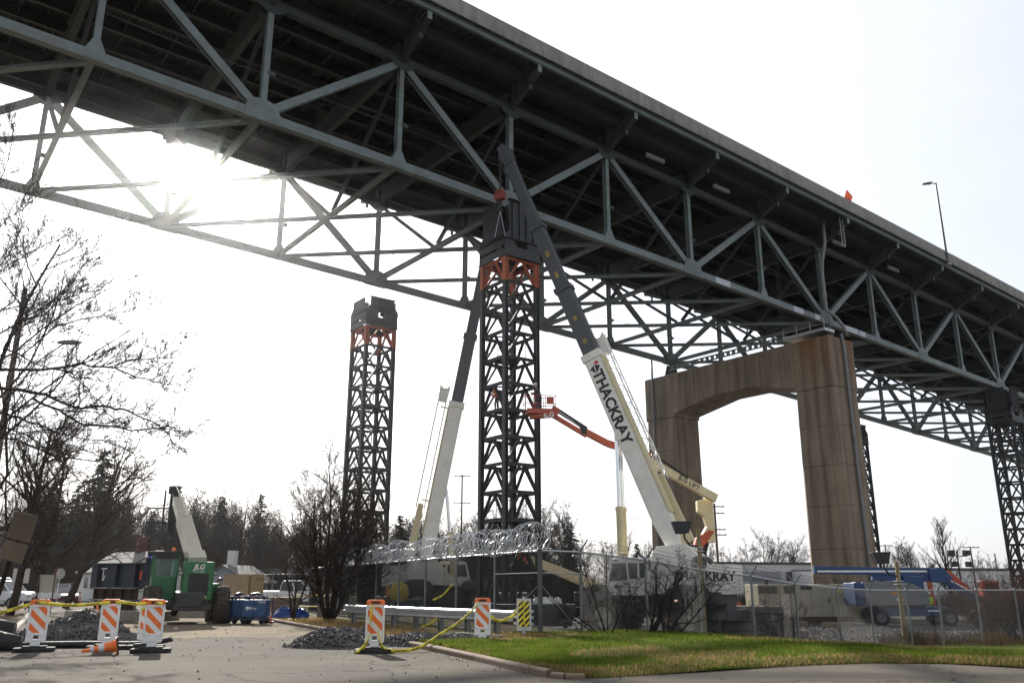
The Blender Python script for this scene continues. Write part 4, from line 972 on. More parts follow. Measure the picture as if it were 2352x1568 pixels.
        for x in (-.35,.35): m.tube(b_-V((0,0,.75)),b_+V((x,.2*x,-2.6)),.02,n=5)
        m.build('sling',galv,hk)
    # back stays over the boom
    m=MB(); m.path([foot+d*(L0*.3)+upv*.62,foot+d*(LT*.7)+upv*.55,foot+d*LT+upv*.3],.014,4); m.build('pendant_rope',dkmetal,bm_)
    return root
# crane in front of the pier; boom tip over the near tower
f2=at(1556,1266,44.5); tip2=V((-.55,50.6,at(1165,357,1).z)); tip2=Vector((0,0,CAMZ))+ray(1162,356)*(50.6/ray(1162,356).y)
hd2=math.atan2(tip2.y-f2.y,tip2.x-f2.x); g2=gz(f2.x,f2.y)
b2=V((f2.x,f2.y,g2))+V((math.cos(hd2),math.sin(hd2),0))*1.3
crane('white telescopic crane with THACKRAY painted down its boom, in front of the concrete pier',b2,hd2,R(-6),f2.z-g2,tip2,[16.9,21.6],True,-1,True,.25,3.0,L0=12.1)
f1=at(975,1292,63); r_=ray(1132,520); tip1=Vector((0,0,CAMZ))+r_*(65.5/r_.y)
hd1=math.atan2(tip1.y-f1.y,tip1.x-f1.x); g1=gz(f1.x,f1.y)
b1=V((f1.x,f1.y,g1))+V((math.cos(hd1),math.sin(hd1),0))*1.3
crane('white telescopic crane with plain cream boom and stowed lattice jib between the two shoring towers',b1,hd1,R(20),f1.z-g1,tip1,[18.0],False,-1,True,.20,None,L0=12.3)
# ---------------------------------------------------------------- articulated boom lift (cream and orange)
blue_=None
def basket(parent,p,rz,mat):
    o=bpy.data.objects.new('basket',None); C.objects.link(o); o.parent=parent; o.location=p; o.rotation_euler=(0,0,rz)
    m=MB(); m.box((0,0,.05),(2.0,.95,.1)); m.box((0,-.46,.2),(2.0,.03,.2)); m.build('floor',mat,o)
    m=MB()
    for x in (-1.13,-.38,.38,1.13):
        for y in (-.45,.45): m.tube((x,y,.1),(x,y,1.15),.024,n=6)
    for z in (.62,1.15):
        for y in (-.45,.45): m.tube((-1.13,y,z),(1.13,y,z),.022,n=6)
        for x in (-1.13,1.13): m.tube((x,-.45,z),(x,.45,z),.022,n=6)
    m.build('rails',mat if mat is not blue_ else dkmetal,o)
    m=rbox((.75,-.3,.85),(.5,.3,.42),.05); m.build('control_box',mat,o)
    return o
lift_c=gp(1602,52); pe=at(1636,1148,52); pe2=at(1632,1232,52); pk=at(1262,948,50.5); pm1=at(1478,1052,51.2); pm0=at(1395,1018,50.9)
lr=thing('boom_lift','articulated boom lift with orange outer boom and cream LIFT boom behind the crane','boom lift',lift_c,0)
def rel(p): return V(p)-V(lift_c)
rbox((0,0,.95),(3.6,2.6,.6),.2).build('chassis',dkmetal,lr,.03)
for x in (-1.5,1.5):
    for y in (-1.2,1.2): wheel(lr,x,y,.6,.45,M('rim_orange',(.5,.14,.05),.5),tread=True)
rbox((-.1,0,1.75),(2.6,2.3,.9),.3).build('turntable',cream,lr,.05)
m=MB(); m.prism([(-.75,0),(.75,0),(.5,1.7),(.25,2.2),(-.25,2.2),(-.55,1.5)],(0,-.5,2.1),(1,0,0),(0,0,1),(0,1.0,0)); m.build('riser_base',cream,lr,.05)
q=rel(pe2); m=MB(); m.tube((.0,0,2.3),q+V((-.1,0,.3)),.16,n=10); m.build('riser_cylinder',dkmetal,lr)
m=MB(); m.prism([(-.3,-.35),(.42,-.35),(.42,2.1),(.1,2.35),(-.55,2.15),(-.55,1.5),(-.2,1.2),(-.05,.6),(-.3,.2)],q-V((.2,.3,0)),(1,0,0),(0,0,1),(0,.6,0)); m.build('knuckle',cream,lr,.04)
m=MB(); m.prism([(-.95,0),(-.1,.5),(.2,.4),(-.2,-.1),(-.75,-.75),(-1.15,-.8)],q-V((0,.35,.1)),(1,0,0),(0,0,1),(0,.7,0)); m.build('link',lorange,lr,.03)
m=MB(); m.beam(rel(pe)+V((.2,0,.1)),rel(pm1),.38,.52,w2=.34,h2=.44); m.build('lower_boom',cream,lr,.03)
dbo=(rel(pm1)-rel(pe)).normalized(); sdv=V((0,-1,0))
nlb=dbo.cross(V((0,0,1))).normalized(); nlb=-nlb if nlb.y>0 else nlb
text('JLG LIFT',.30,'lettering',black,lr,rel(pe)+V((.1,0,.06))+dbo*2.0+nlb*.192,-dbo,nlb,.008,.02)
m=MB(); m.path([rel(pe)+dbo*1.9+V((0,-.2,.42)),rel(pe)+dbo*3.5+V((0,-.2,.52)),rel(pe)+dbo*4.6+V((0,-.2,.46))],.09,6); m.build('hose_carrier',black,lr)
m=MB(); m.beam(rel(pm1)+V((.4,0,.1)),rel(pm0),.32,.40); m.beam(rel(pm0),rel(pm0)+(rel(pk)-rel(pm0))*.42,.30,.38); m.build('outer_boom',lorange,lr,.02)
j0=rel(pm0)+(rel(pk)-rel(pm0))*.42
m=MB(); m.beam(j0+V((.2,0,.1)),rel(pk)+V((.2,0,.35)),.2,.24); m.box(j0,(.4,.4,.45)); m.build('jib',black,lr,.02)
m=MB(); m.beam(j0+V((.2,0,-.3)),rel(pk)+V((.2,0,-.15)),.22,.26); m.build('jib_link',lorange,lr,.02)
m=MB(); m.tube(j0+V((-.2,-.12,.2)),rel(pk)+V((.5,-.12,.1)),.04,n=6); m.build('jib_cylinder',chrome,lr)
bk=rel(pk)+V((-.3,-.1,-.35)); m=MB(); m.prism([(-.9,.18),(.7,.3),(.95,.7),(.6,.9),(.25,.5),(-.9,.36)],bk-V((0,.3,.2)),(1,0,0),(0,0,1),(0,.6,0)); m.build('basket_mount',lorange,lr,.03)
basket(lr,bk+V((-.3,0,.25)),R(8),lorange).scale=(.82,.85,.95)
text('JLG',.3,'lettering',M('letter_white',(.8,.8,.8),.5),lr,bk+V((.25,-.31,.15)),(1,0,.1),(0,-1,0),.01,.02)
# second lift: cream boom lying low behind the fence
l2=gp(1395,58); lr2=thing('boom_lift','low cream boom of a parked lift slanting behind the fence by the near tower','boom lift',l2,0)
rbox((0,0,.9),(3.2,2.4,.6),.2).build('chassis',dkmetal,lr2,.03)
for x in (-1.3,1.3):
    for y in (-1.1,1.1): wheel(lr2,x,y,.55,.4,M('rim_orange',(.5,.14,.05),.5),tread=False)
rbox((.2,0,1.6),(2.4,2.0,.8),.3).build('turntable',cream,lr2,.05)
a=at(1385,1352,58)-V(l2); b=at(1212,1283,57)-V(l2)
m=MB(); m.beam(a,b,.5,.7,w2=.42,h2=.55); m.build('boom',cream,lr2,.03); m=MB(); m.beam(b,b+(b-a).normalized()*1.1,.4,.5); m.build('boom_tip',lorange,lr2,.02)
# ---------------------------------------------------------------- blue boom lift
blue=M('lift_blue',(.012,.05,.15),.45,0,.12,1.2,dirt=(.03,.05,.09),damt=.5); lgrey=M('lift_grey',(.17,.18,.19),.5,0,.08,1.5)
bl=gp(2088,58.5); br_=thing('boom_lift','blue boom lift with long horizontal boom parked right of the cream generator','boom lift',bl,R(-2))
m=rbox((0,0,.95),(5.0,1.7,.62),.25); m.build('chassis',blue,br_,.04)
for x in (-2.3,2.3):
    for y in (-1.15,1.15): wheel(br_,x,y,.58,.45,lgrey,tread=False)
m=MB(); m.prism([(-3.2,1.35),(1.1,1.35),(1.1,2.2),(.2,2.75),(-1.2,2.95),(-3.2,2.9)],(0,-1.25,0),(1,0,0),(0,0,1),(0,.7,0)); m.build('engine_cover',lgrey,br_,.06)
m=MB(); m.prism([(-3.2,1.35),(1.1,1.35),(1.1,2.2),(-.2,2.9),(-3.2,2.9)],(0,.45,0),(1,0,0),(0,0,1),(0,.8,0)); m.build('side_cover',blue,br_,.06)
rbox((-3.45,0,2.1),(.8,2.4,1.5),.15).build('counterweight',blue,br_,.05)
rbox((.5,0,2.2),(1.4,1.0,2.2),.1).build('turret',blue,br_,.05)
MB().box((-1.3,-1.262,2.15),(.5,.01,.2)).build('decal',M('decal_orange',(.5,.2,.03),.5),br_)
MB().box((-.9,-1.262,1.75),(.5,.01,.14)).build('decal',signw,br_)
MB().box((1.5,-.862,1.0),(.9,.01,.1)).build('decal',signw,br_)
m=MB(); m.beam((2.0,0,3.55),(-6.2,0,3.72),.42,.52); m.build('main_boom',blue,br_,.03)
m=MB(); m.box((-2.2,-.22,3.62),(7.6,.02,.12)); m.build('boom_stripe',signw,br_)
m=MB(); m.beam((1.6,0,3.1),(-2.2,0,3.2),.3,.36); m.build('lower_arm',blue,br_,.02)
m=MB(); m.prism([(-.6,-.4),(.5,-.55),(1.0,-.2),(.3,.55),(-.6,.4)],(2.3,-.35,3.35),(1,0,0),(0,0,1),(0,.7,0)); m.build('boom_knuckle',blue,br_,.04)
m=MB(); m.beam((2.6,0,3.0),(6.3,-.6,.85),.26,.34); m.build('jib',blue,br_,.02)
m=MB(); m.tube((2.6,0,3.35),(4.8,-.3,2.0),.06,n=8); m.build('jib_cylinder',chrome,br_)
basket(br_,V((6.8,-.7,.55)),R(80),blue)
# ---------------------------------------------------------------- generator
ge=gp(1838,62); gr_=thing('generator','cream containerised generator with louvred end standing in the gravel yard','generator',ge,R(9))
gm=M('generator_cream',(.50,.45,.33),.5,0,.06,1,dirt=(.3,.26,.19),damt=.3)
m=rbox((0,0,1.62),(7.2,2.4,2.25),.06); m.build('housing',gm,gr_,.03)
for k in range(9):
    if k: MB().box((-3.6+k*.8,-1.205,1.62),(.02,.012,2.15)).build('seam',M('seam_dark',(.25,.22,.16)),gr_)
for x0,wl in ((-2.9,1.5),(-1.2,.9)):
    for k in range(7): MB().box((x0,-1.21,2.15+k*.075),(wl,.03,.04)).build('louvre',black,gr_)
m=MB(); m.box((0,0,.3),(7.4,2.3,.35)); m.build('skid',M('skid_red',(.09,.03,.025),.7),gr_,.02)
m=MB(); m.box((0,0,.06),(6.4,2.2,.12)); m.build('bearers',wood,gr_)
MB().box((2.6,-1.21,2.25),(.35,.012,.25)).build('warning_label',yellow,gr_)
MB().box((.1,-1.21,2.5),(.9,.012,.25)).build('name_plate',dkmetal,gr_)
MB().box((1.8,-1.212,1.6),(.12,.02,.3)).build('door_handle',dkmetal,gr_); MB().box((3.0,-1.212,1.7),(.1,.02,.25)).build('door_handle',dkmetal,gr_)
m=MB(); m.lathe([(.12,0),(.12,.4),(.14,.4)],(-2.4,0,2.74),n=12); m.build('exhaust',dkmetal,gr_)
# ---------------------------------------------------------------- green telehandler
tg=M('telehandler_green',(.016,.14,.045),.38,0,.12,1.5,dirt=(.035,.07,.03),damt=.4)
th=gp(421,34.4); tr_=thing('telehandler','green telescopic handler seen from behind with raised boom and forks','telehandler',th,PI/2+R(25))
# local +X forward (away from us), +Y left
mudtyre=M('muddy_tyre',(.045,.036,.027),.9,0,.4,4,dirt=(.11,.085,.055),damt=.7,dscale=2.5)
trim=M('rim_tan',(.26,.21,.13),.6,dirt=(.10,.08,.06),damt=.6)
for x in (-1.45,1.45):
    for y in (-1.24,1.3): wheel(tr_,x,y,.72,.54,trim,tyre=mudtyre)
rbox((0,0,.95),(4.6,1.1,.55),.1).build('chassis',dkmetal,tr_,.03)
m=rbox((-2.08,-.08,.66),(.36,1.45,.25),.1); m.build('rear_bumper',M('bumper_grey',(.05,.045,.04),.7,dirt=(.10,.08,.06)),tr_,.03)
m=MB(); m.box((-1.45,0,.68),(.3,1.6,.28)); m.box((1.45,0,.68),(.3,1.6,.28)); m.build('axle',dkmetal,tr_,.03)
rbox((-1.55,-.22,1.65),(1.4,1.12,1.45),.06).build('engine_cover',tg,tr_,.04)
MB().box((-2.258,-.22,1.5),(.012,.74,.84)).build('grille',M('grille_dark',(.035,.033,.03),.7,bump=.6,bscale=90),tr_)
xd=V((0,-1,0)); nb=V((-1,0,0))
text('JLG',.19,'lettering',signw,tr_,(-2.255,-.2,2.17),xd,nb,.012,.03,.25)
text('G10-55A',.07,'lettering',signw,tr_,(-2.255,-.22,2.0),xd,nb,.012,.01)
text('SUNBELT',.09,'lettering',yellow,tr_,(-2.255,-.3,1.03),xd,nb,.012,.02)
m=MB(); m.lathe([(0,0),(.055,0)],(-2.268,.12,1.03),(-1,0,0),12); 
for k in range(10): a=2*PI*k/10; m.prism([(.06,-.015),(.1,0),(.06,.015)],(-2.262,.12,1.03),V((0,math.cos(a),math.sin(a))),V((0,-math.sin(a),math.cos(a))),(-.006,0,0))
m.build('sun_emblem',yellow,tr_)
for y in (.42,-.86): 
    MB().box((-1.75,y,1.95),(.3,.14,.2)).build('lamp_box',dkmetal,tr_); MB().lathe([(.065,0),(.05,.012),(0,.02)],(-1.9,y,1.95),(-1,0,0),12).build('rear_lamp',M('lamp_lens',(.5,.5,.48),.2),tr_)
rbox((-.1,-.9,1.25),(1.9,.55,.6),.08).build('side_tank',tg,tr_,.04)
# cab (left)
cab=bpy.data.objects.new('cab',None); C.objects.link(cab); cab.parent=tr_; cab.location=(-.35,.95,.95)
m=rbox((0,0,.42),(1.5,.95,.9),.06); m.build('cab_base',tg,cab,.03)
for x in (-.72,.72):
    for y in (-.44,.44): MB().box((x,y,1.3),(.09,.09,.95)).build('pillar',tg,cab)
MB().box((0,0,1.8),(1.56,1.0,.12)).build('cab_roof',black,cab,.03); MB().box((-.74,0,1.66),(.06,.9,.22)).build('roof_header',black,cab)
for nme,c_,d_ in (('rear_window',(-.73,0,1.2),(.012,.8,.72)),('front_window',(.73,0,1.25),(.012,.8,.85)),('side_window',(0,.46,1.25),(1.3,.012,.85)),('side_window',(0,-.46,1.25),(1.3,.012,.85))):
    mm=bpy.data.materials.get('cab_glass')
    if not mm:
        mm=bpy.data.materials.new('cab_glass'); mm.use_nodes=True; bb=mm.node_tree.nodes['Principled BSDF']; bb.inputs['Base Color'].default_value=(.75,.92,.86,1); bb.inputs['Roughness'].default_value=.02; bb.inputs['Transmission Weight'].default_value=.9; bb.inputs['IOR'].default_value=1.05
    MB().box(c_,d_).build(nme,mm,cab)
m=MB(); m.box((-.1,0,.95),(.5,.5,.12)); m.box((-.32,0,1.3),(.1,.48,.7)); m.build('seat',black,cab,.04)
m=MB()
for y in (-.3,-.15,0,.15,.3): m.tube((.66,y,.9),(.66,y,1.65),.012,n=5)
for z in (1.05,1.25,1.45): m.tube((.66,-.4,z),(.66,.4,z),.012,n=5)
m.build('window_guard',dkmetal,cab)
MB().lathe([(.08,0),(.08,.1),(.05,.14),(0,.15)],(-.4,-.25,1.86),n=12).build('beacon',M('beacon_orange',(.8,.18,.02),.3),cab)
MB().box((.55,.62,1.45),(.06,.18,.3)).build('mirror',black,cab); MB().box((-.6,.6,1.75),(.1,.25,.16)).build('work_lamp',black,cab)
m=MB(); m.path([(-.95,.5,.35),(-1.0,.42,.6),(-.9,.4,.9)],.13,8); m.build('air_cleaner',black,tr_); 
# boom
bpv=V((-1.45,-.1,2.45)); ang=R(33); bdv=V((math.cos(ang),.13,math.sin(ang))).normalized()
m=MB(); m.beam(bpv-bdv*.35,bpv+bdv*3.2,.52,.58,up=(0,1,0)); 
tw_=M('telehandler_cream',(.62,.58,.47),.3,0,.06,1.2,dirt=(.35,.30,.22),damt=.3)
m.build('boom_outer',tw_,tr_,.03)
m=MB(); m.box(bpv+V((-.05,0,-.25)),(.5,.8,.7)); m.build('boom_pivot',tg,tr_,.03)
m=MB(); m.beam(bpv-bdv*.4,bpv+bdv*.12,.74,.66,up=(0,1,0)); m.build('boom_end_cover',tw_,tr_,.02)
m=MB(); m.box(bpv-bdv*.42+V((0,0,-.12)),(.08,.56,.5)); m.build('boom_end_cap',tg,tr_,.03)
m=MB(); m.beam(bpv+bdv*3.1,bpv+bdv*4.9,.40,.44,up=(0,1,0)); m.build('boom_inner',tw_,tr_,.02)
m=MB(); m.beam(bpv+bdv*4.6,bpv+bdv*5.9,.28,.30,up=(0,1,0)); m.box(bpv+bdv*5.9,(.35,.5,.35)); m.build('boom_tip',dkmetal,tr_,.02)
m=MB(); m.tube(bpv+bdv*2.6+V((0,0,.45)),bpv+bdv*4.7+V((0,0,.42)),.05,n=8); m.tube(bpv+bdv*4.7+V((0,0,.42)),bpv+bdv*5.6+V((0,0,.3)),.03,n=6); m.build('crowd_cylinder',tw_,tr_)
fk=bpv+bdv*5.9
m=MB(); m.prism([(-.2,.2),(.2,.1),(.5,-1.2),(.35,-1.9),(.05,-1.9),(-.15,-1.0)],fk-V((0,.15,0)),(1,0,0),(0,0,1),(0,.3,0)); m.build('gooseneck',dkmetal,tr_,.03)
fc=fk+V((.45,.35,-1.75))
m=MB(); 
for z in (-.25,.3): m.box(fc+V((0,0,z)),(.08,1.4,.1))
for y in (-.68,-.35,0,.35,.68): m.box(fc+V((0,y,.02)),(.06,.06,.62))
for y in (-.68,.68): m.box(fc+V((0,y,.6)),(.06,.05,.7))
m.box(fc+V((0,0,.95)),(.05,1.4,.06)); m.build('fork_carriage',dkmetal,tr_)
m=MB()
for y in (-.45,.45): m.beam(fc+V((.05,y,-.3)),fc+V((1.35,y,-.32)),.12,.05); m.box(fc+V((.05,y,0)),(.06,.12,.6))
m.build('forks',dkmetal,tr_)
# ---------------------------------------------------------------- welders
wb=M('welder_blue',(.022,.07,.17),.4,0,.1,2,dirt=(.05,.06,.08),damt=.35)
def welder(p,rz,label,letter):
    r=thing('welding_generator',label,'welder',p,rz,'blue welding generators')
    rbox((0,0,.68),(1.25,.62,.72),.04).build('housing',wb,r,.02)
    m=MB()
    for x in (-.7,.7):
        for y in (-.38,.38): m.tube((x,y,.18),(x,y,1.18),.025,n=6)
    for z in (.2,1.18):
        for y in (-.38,.38): m.tube((-.7,y,z),(.7,y,z),.025,n=6)
        for x in (-.7,.7): m.tube((x,-.38,z),(x,.38,z),.025,n=6)
    m.tube((0,-.38,.2),(0,-.38,1.18),.022,n=6); m.build('roll_cage',M('cage_blue',(.02,.03,.10),.5),r)
    for x in (-.45,.45):
        for y in (-.25,.25): m=MB(); m.lathe([(.0,-.05),(.16,-.05),(.17,0),(.16,.05),(0,.05)],(x,y,.17),(0,1,0),14); m.build('wheel',rubber,r)
    MB().box((0,0,.28),(1.3,.6,.06)).build('tray',dkmetal,r)
    if letter:
        m=MB(); m.lathe([(0,.0),(.085,.0),(.085,-.01)],(-.32,-.315,.68),(0,-1,0),18); m.build('emblem',signw,r)
        text('Miller',.12,'lettering',signw,r,(-.02,-.315,.68),(1,0,0),(0,-1,0),.008,.01); text('Bobcat',.09,'lettering',signw,r,(.42,-.315,.95),(1,0,0),(0,-1,0),.008,.01,.2)
    m=MB(); m.path([(-.5,.1,1.05),(-.3,0,1.25),(0,.1,1.3),(.2,0,1.22),(.45,.1,1.05)],.07,6); m.path([(-.4,-.1,1.05),(-.1,-.1,1.2),(.2,-.15,1.1)],.05,6); m.build('cable_bundle',black,r)
    r.scale=(.8,.8,.88); return r
welder(gp(585,33.0,.012),R(-6),'blue welding generator in a roll cage with white lettering on its side',True)
welder(gp(548,33.8,.012),R(55),'blue welding generator turned away, between the telehandler wheel and the lettered welder',False)
# ---------------------------------------------------------------- steel girders and blocks
gb_=M('girder_blue',(.025,.035,.055),.5,.2,.2,1,dirt=(.07,.035,.02),damt=.55); rusty=M('rusty_steel',(.055,.03,.02),.8,0,.35,1.5,dirt=(.02,.015,.012),damt=.5)
def girder(label,p,q,h,w_,mat,stiff,mark=False):
    p,q=V(p),V(q); c_=(p+q)/2; d=(q-p); L_=d.length; rz=math.atan2(d.y,d.x)
    r=thing('steel_girder',label,'girder',(c_.x,c_.y,min(p.z,q.z)),rz,'stacked steel girders')
    MB().hbeam((-L_/2,0,h/2),(L_/2,0,h/2),w_,h,.04,.03).build('i_section',mat,r)
    for k in range(stiff):
        x=-L_/2+L_*(k+.5)/stiff
        for y in (-1,1): MB().box((x,y*w_/4,h/2),(.025,w_/2-.03,h-.1)).build('stiffener',mat,r)
    if mark:
        m=MB(); x=-L_/2+.75; m.box((x,-.022,h*.78),(.42,.006,.06)); m.box((x,-.022,h*.52),(.06,.006,.5)); m.beam((x+.02,-.022,h*.28),(x+.14,-.022,h*.5),.05,.006,up=(0,1,0)); m.build('chalk_mark',signw,r)
        MB().box((L_/2-1.35,-.17,h*.5),(.13,.008,.35)).build('spray_mark',M('spray_red',(.6,.06,.03),.7),r)
A=gp(197,38.5); Bq=gp(372,36.8)
girder('blue painted plate girder with chalked T mark, topmost of the stack beside the telehandler',A+V((0,0,1.38)),V((Bq.x,Bq.y,A.z+1.38)),1.08,.42,gb_,4,True)
girder('rusty brown girder under the blue one',A+V((.1,.2,.86)),V((Bq.x-1.3,Bq.y+.3,A.z+.86)),.50,.4,rusty,5)
girder('dark rusty girder, lowest of the stack',A+V((.1,.4,.44)),V((Bq.x-1.4,Bq.y+.3,A.z+.44)),.4,.4,rusty,5)
for k,(u,dp_) in enumerate(((228,36.8),(330,36.4))):
    p=gp(u,dp_); r=thing('concrete_block','long low concrete block under the girder stack' if k==0 else 'short concrete block under the girder stack by the telehandler','block',p,R(-6)); MB().box((0,.4,.21),(3.0 if k==0 else 2.2,1.3,.42)).build('slab',kerbg,r,.03)
p=gp(475,40.5); r=thing('concrete_block','pale concrete barrier block behind the telehandler wheels','block',p,R(-4)); MB().prism([(-.3,0),(.3,0),(.12,.3),(.1,.75),(-.1,.75),(-.12,.3)],(-1.7,0,0),(0,1,0),(0,0,1),(3.4,0,0)).build('barrier',kerbg,r,.02)
# precast beams / timber mats stacked behind the shrubs
bmats=M('precast_dark',(.20,.18,.15),.9,0,.25,1,.3,15,dirt=(.10,.09,.075),damt=.5)
sx_=gp(1692,44); k=0
for lay,(z,n,h) in enumerate(((0,3,.42),(.42,3,.42),(.86,2,.40),(1.27,2,.36))):
    for j in range(n):
        lab=('precast beam in the bottom layer of the stack','precast beam in the second layer of the stack','precast beam in the third layer of the stack','precast beam in the top layer of the stack by the orange machine')[lay]
        r=thing('precast_beam',lab,'beam',sx_+V((.25*((lay*7+j*3)%4)-.3+(.9 if lay==0 else 0),j*.75-.6,z)),R(3*((lay+j)%3)-2),'stacked precast beams')
        m=MB(); m.prism([(-.34,0),(.34,0),(.34,h-.1),(.29,h-.02),(-.29,h-.02),(-.34,h-.1)],(-2.35,0,0),(0,1,0),(0,0,1),(4.7,0,0)); m.build('shaft',bmats,r,.02)
        for x in (-1.5,1.5): MB().box((x,0,h-.02),(.12,.66,.05)).build('bearer',wood,r)
# orange machine roof behind the stack, red stop sign, tank
p=gp(1622,47); r=thing('compressor','low orange compressor behind the precast beams and the bare shrub','compressor',p,R(5))
m=MB(); m.prism([(-1.9,.5),(1.9,.5),(1.9,1.65),(1.6,1.95),(-1.7,1.95),(-1.9,1.6)],(0,-.8,0),(1,0,0),(0,0,1),(0,1.6,0)); m.build('hood',lorange,r,.06); MB().box((0,0,.45),(3.4,1.4,.2)).build('frame',dkmetal,r)
for y in (-.75,.75): wheel(r,0,y,.35,.22,lgrey,tread=False)
p=gp(1258,50); r=thing('tank','small white and red tank behind the corner fence post','tank',p,0)
m=MB(); m.lathe([(0,-.9),(.3,-.86),(.45,-.65),(.45,.65),(.3,.86),(0,.9)],(0,0,1.25),(1,0,0),18); m.build('shell',signw,r)
m=MB(); 
for x in (-.5,.5): m.box((x,0,.45),(.12,.7,.8))
m.build('saddle',lorange,r)
# ================================================================ TREES
bark=M('bark',(.050,.040,.032),.9,0,.3,3,.5,14,spec=.1); barkd=M('bark_dark',(.030,.024,.020),.9,0,.3,3,spec=.1); twigm=M('twigs',(.040,.031,.026),.9,0,.3,.6,spec=.05); twigr=M('twigs_red',(.085,.045,.034),.9,0,.3,.8,spec=.05)
class Tree:
    def __init__(s,seed,trop=.08,twig_r=.006,wander=.16):
        s.r=random.Random(seed); s.a=MB(); s.b=MB(); s.trop=trop; s.tr=twig_r; s.w=wander
    def jit(s,d,k): return (d+V((s.r.gauss(0,k),s.r.gauss(0,k),s.r.gauss(0,k)))).normalized()
    def put(s,pts,r0,r1,lev):
        n=(9,6,4,3,3,3)[min(lev,5)]; (s.a if lev<=1 else s.b).path(pts,r0,n,max(r1,s.tr*.6))
    def grow(s,p,d,L,r,lev,spec):
        # spec: per level (segments, child count, child length ratio, child angle, start fraction)
        ns,nc,lr,ang,st=spec[min(lev,len(spec)-1)]; pts=[V(p)]; dirs=[V(d)]; d=V(d)
        for k in range(ns):
            d=s.jit(d,s.w*(1 if lev else .4)); d=(d+V((0,0,s.trop if lev else .05))).normalized(); pts.append(pts[-1]+d*L/ns); dirs.append(d)
        s.put(pts,r,r*(.35 if lev else .3),lev)
        if lev>=len(spec)-1: return
        s.kids(pts,dirs,L,r,lev,spec)
    def kids(s,pts,dirs,L,r,lev,spec,nc=None):
        ns=len(pts)-1; _,nc0,lr,ang,st=spec[min(lev,len(spec)-1)]; nc=nc or nc0
        for c in range(nc):
            f=st+(1-st)*(c+s.r.random())/nc; f=min(f,.999); k=int(f*ns); q=pts[k]+(pts[k+1]-pts[k])*(f*ns-k); dd=dirs[min(k+1,ns)]
            o=dd.orthogonal().normalized(); o.rotate(Matrix.Rotation(s.r.random()*6.283,3,dd)); a=ang*s.r.uniform(.6,1.35)
            nd=(dd*math.cos(a)+o*math.sin(a)).normalized(); nl=L*lr*s.r.uniform(.6,1.2)*(1-.55*(f-st)/(1-st+1e-6) if lev==0 else 1-.35*f)
            s.grow(q,nd,nl,max(r*(1-.65*f)*.55,s.tr),lev+1,spec)
    def obj(s,name,label,cat,loc,group=None,tm=twigm,bm_=bark,rz=0,scale=1):
        t=thing(name,label,cat,loc,rz,group); t.scale=(scale,)*3
        s.a.build('trunk',bm_,t,0,False)
        if s.b.v: s.b.build('crown',tm,t,0,False)
        return t
# --- big bare tree hanging in from the left edge; limbs laid along the photograph's limbs
def limb(u0,u1,pix,d0,d1): return [at(u,v,d0+(d1-d0)*i/(len(pix)-1)) for i,(u,v) in enumerate(pix)]
T=Tree(11,.10,.0065,.2)
base=gp(-60,25.5); T.a.path([base-V((0,0,.1)),base+V((.1,0,2.2)),at(-40,900,25.5),at(-25,700,25.5),at(-30,480,25.5),at(-20,330,25.5)],.30,10,.05)
LIMBS=[([(-40,870),(0,849),(133,846),(187,836),(260,846),(315,865),(367,881),(417,884)],25,22,.05),
([(260,846),(300,826),(360,821),(417,826)],23,22,.02),([(360,821),(395,796),(430,773)],22.3,22,.012),
([(-40,890),(20,893),(107,906),(167,936),(233,933),(284,940),(350,966),(390,996),(396,1030)],25.5,24,.06),
([(73,913),(133,943),(187,973),(300,986),(377,983),(447,990)],25,23,.045),
([(-40,930),(0,946),(67,966),(140,996),(207,1010),(300,1015)],25.5,27,.05),
([(127,990),(143,1016),(217,1043),(260,1075)],26,25.5,.022),
([(-30,790),(50,736),(107,720),(150,666),(183,616),(218,563)],25.3,23,.03),
([(-30,850),(33,809),(100,756),(160,709),(213,683),(300,639)],25,26.5,.035),
([(47,816),(117,756),(170,735),(240,724),(363,708)],24.5,23,.022),
([(-40,660),(0,606),(27,572),(47,529),(55,440)],25.2,24.6,.025),([(-30,650),(0,622),(67,582),(133,552)],25.2,26,.022),
([(-30,480),(10,400),(28,340),(30,280)],25.5,25.2,.02),([(-30,560),(20,500),(70,470),(110,420)],25.5,26.4,.018),
([(133,846),(180,872),(230,925),(265,990)],23.5,24.5,.02),([(200,836),(260,800),(330,790)],23.5,24.5,.012),([(-40,1000),(40,1010),(130,1050),(250,1060),(330,1100)],26,25,.035),
([(-30,720),(60,700),(140,690),(235,650)],25.5,26.5,.02),([(-40,960),(60,1000),(150,1070),(230,1150)],26.5,27,.03),
([(-40,760),(30,690),(60,600),(90,530)],26,27,.025)]
spec3=[(4,6,.5,.6,.1),(4,6,.5,.6,.1),(5,8,.45,.6,.1),(4,5,.5,.6,.15),(3,0,0,0,0)]
for pix,d0,d1,r0 in LIMBS:
    pts=limb(0,0,pix,d0,d1); fine=[]
    for a,b in zip(pts,pts[1:]):
        for k in range(3): fine.append(a+(b-a)*k/3+V((T.r.gauss(0,.02),T.r.gauss(0,.04),T.r.gauss(0,.02))))
    fine.append(pts[-1]); T.a.path(fine,r0,6,.007)
    dirs=[(fine[min(i+1,len(fine)-1)]-fine[max(i-1,0)]).normalized() for i in range(len(fine))]; Ln=sum((b-a).length for a,b in zip(fine,fine[1:]))
    T.kids(fine,dirs,min(Ln,3.0)*.8,r0*.7,1,spec3,nc=int(5+Ln*5))
tl=T.obj('bare_tree','large leafless tree with long arching limbs reaching in over the left bank','tree',(0,0,0),None,twigm,bark)
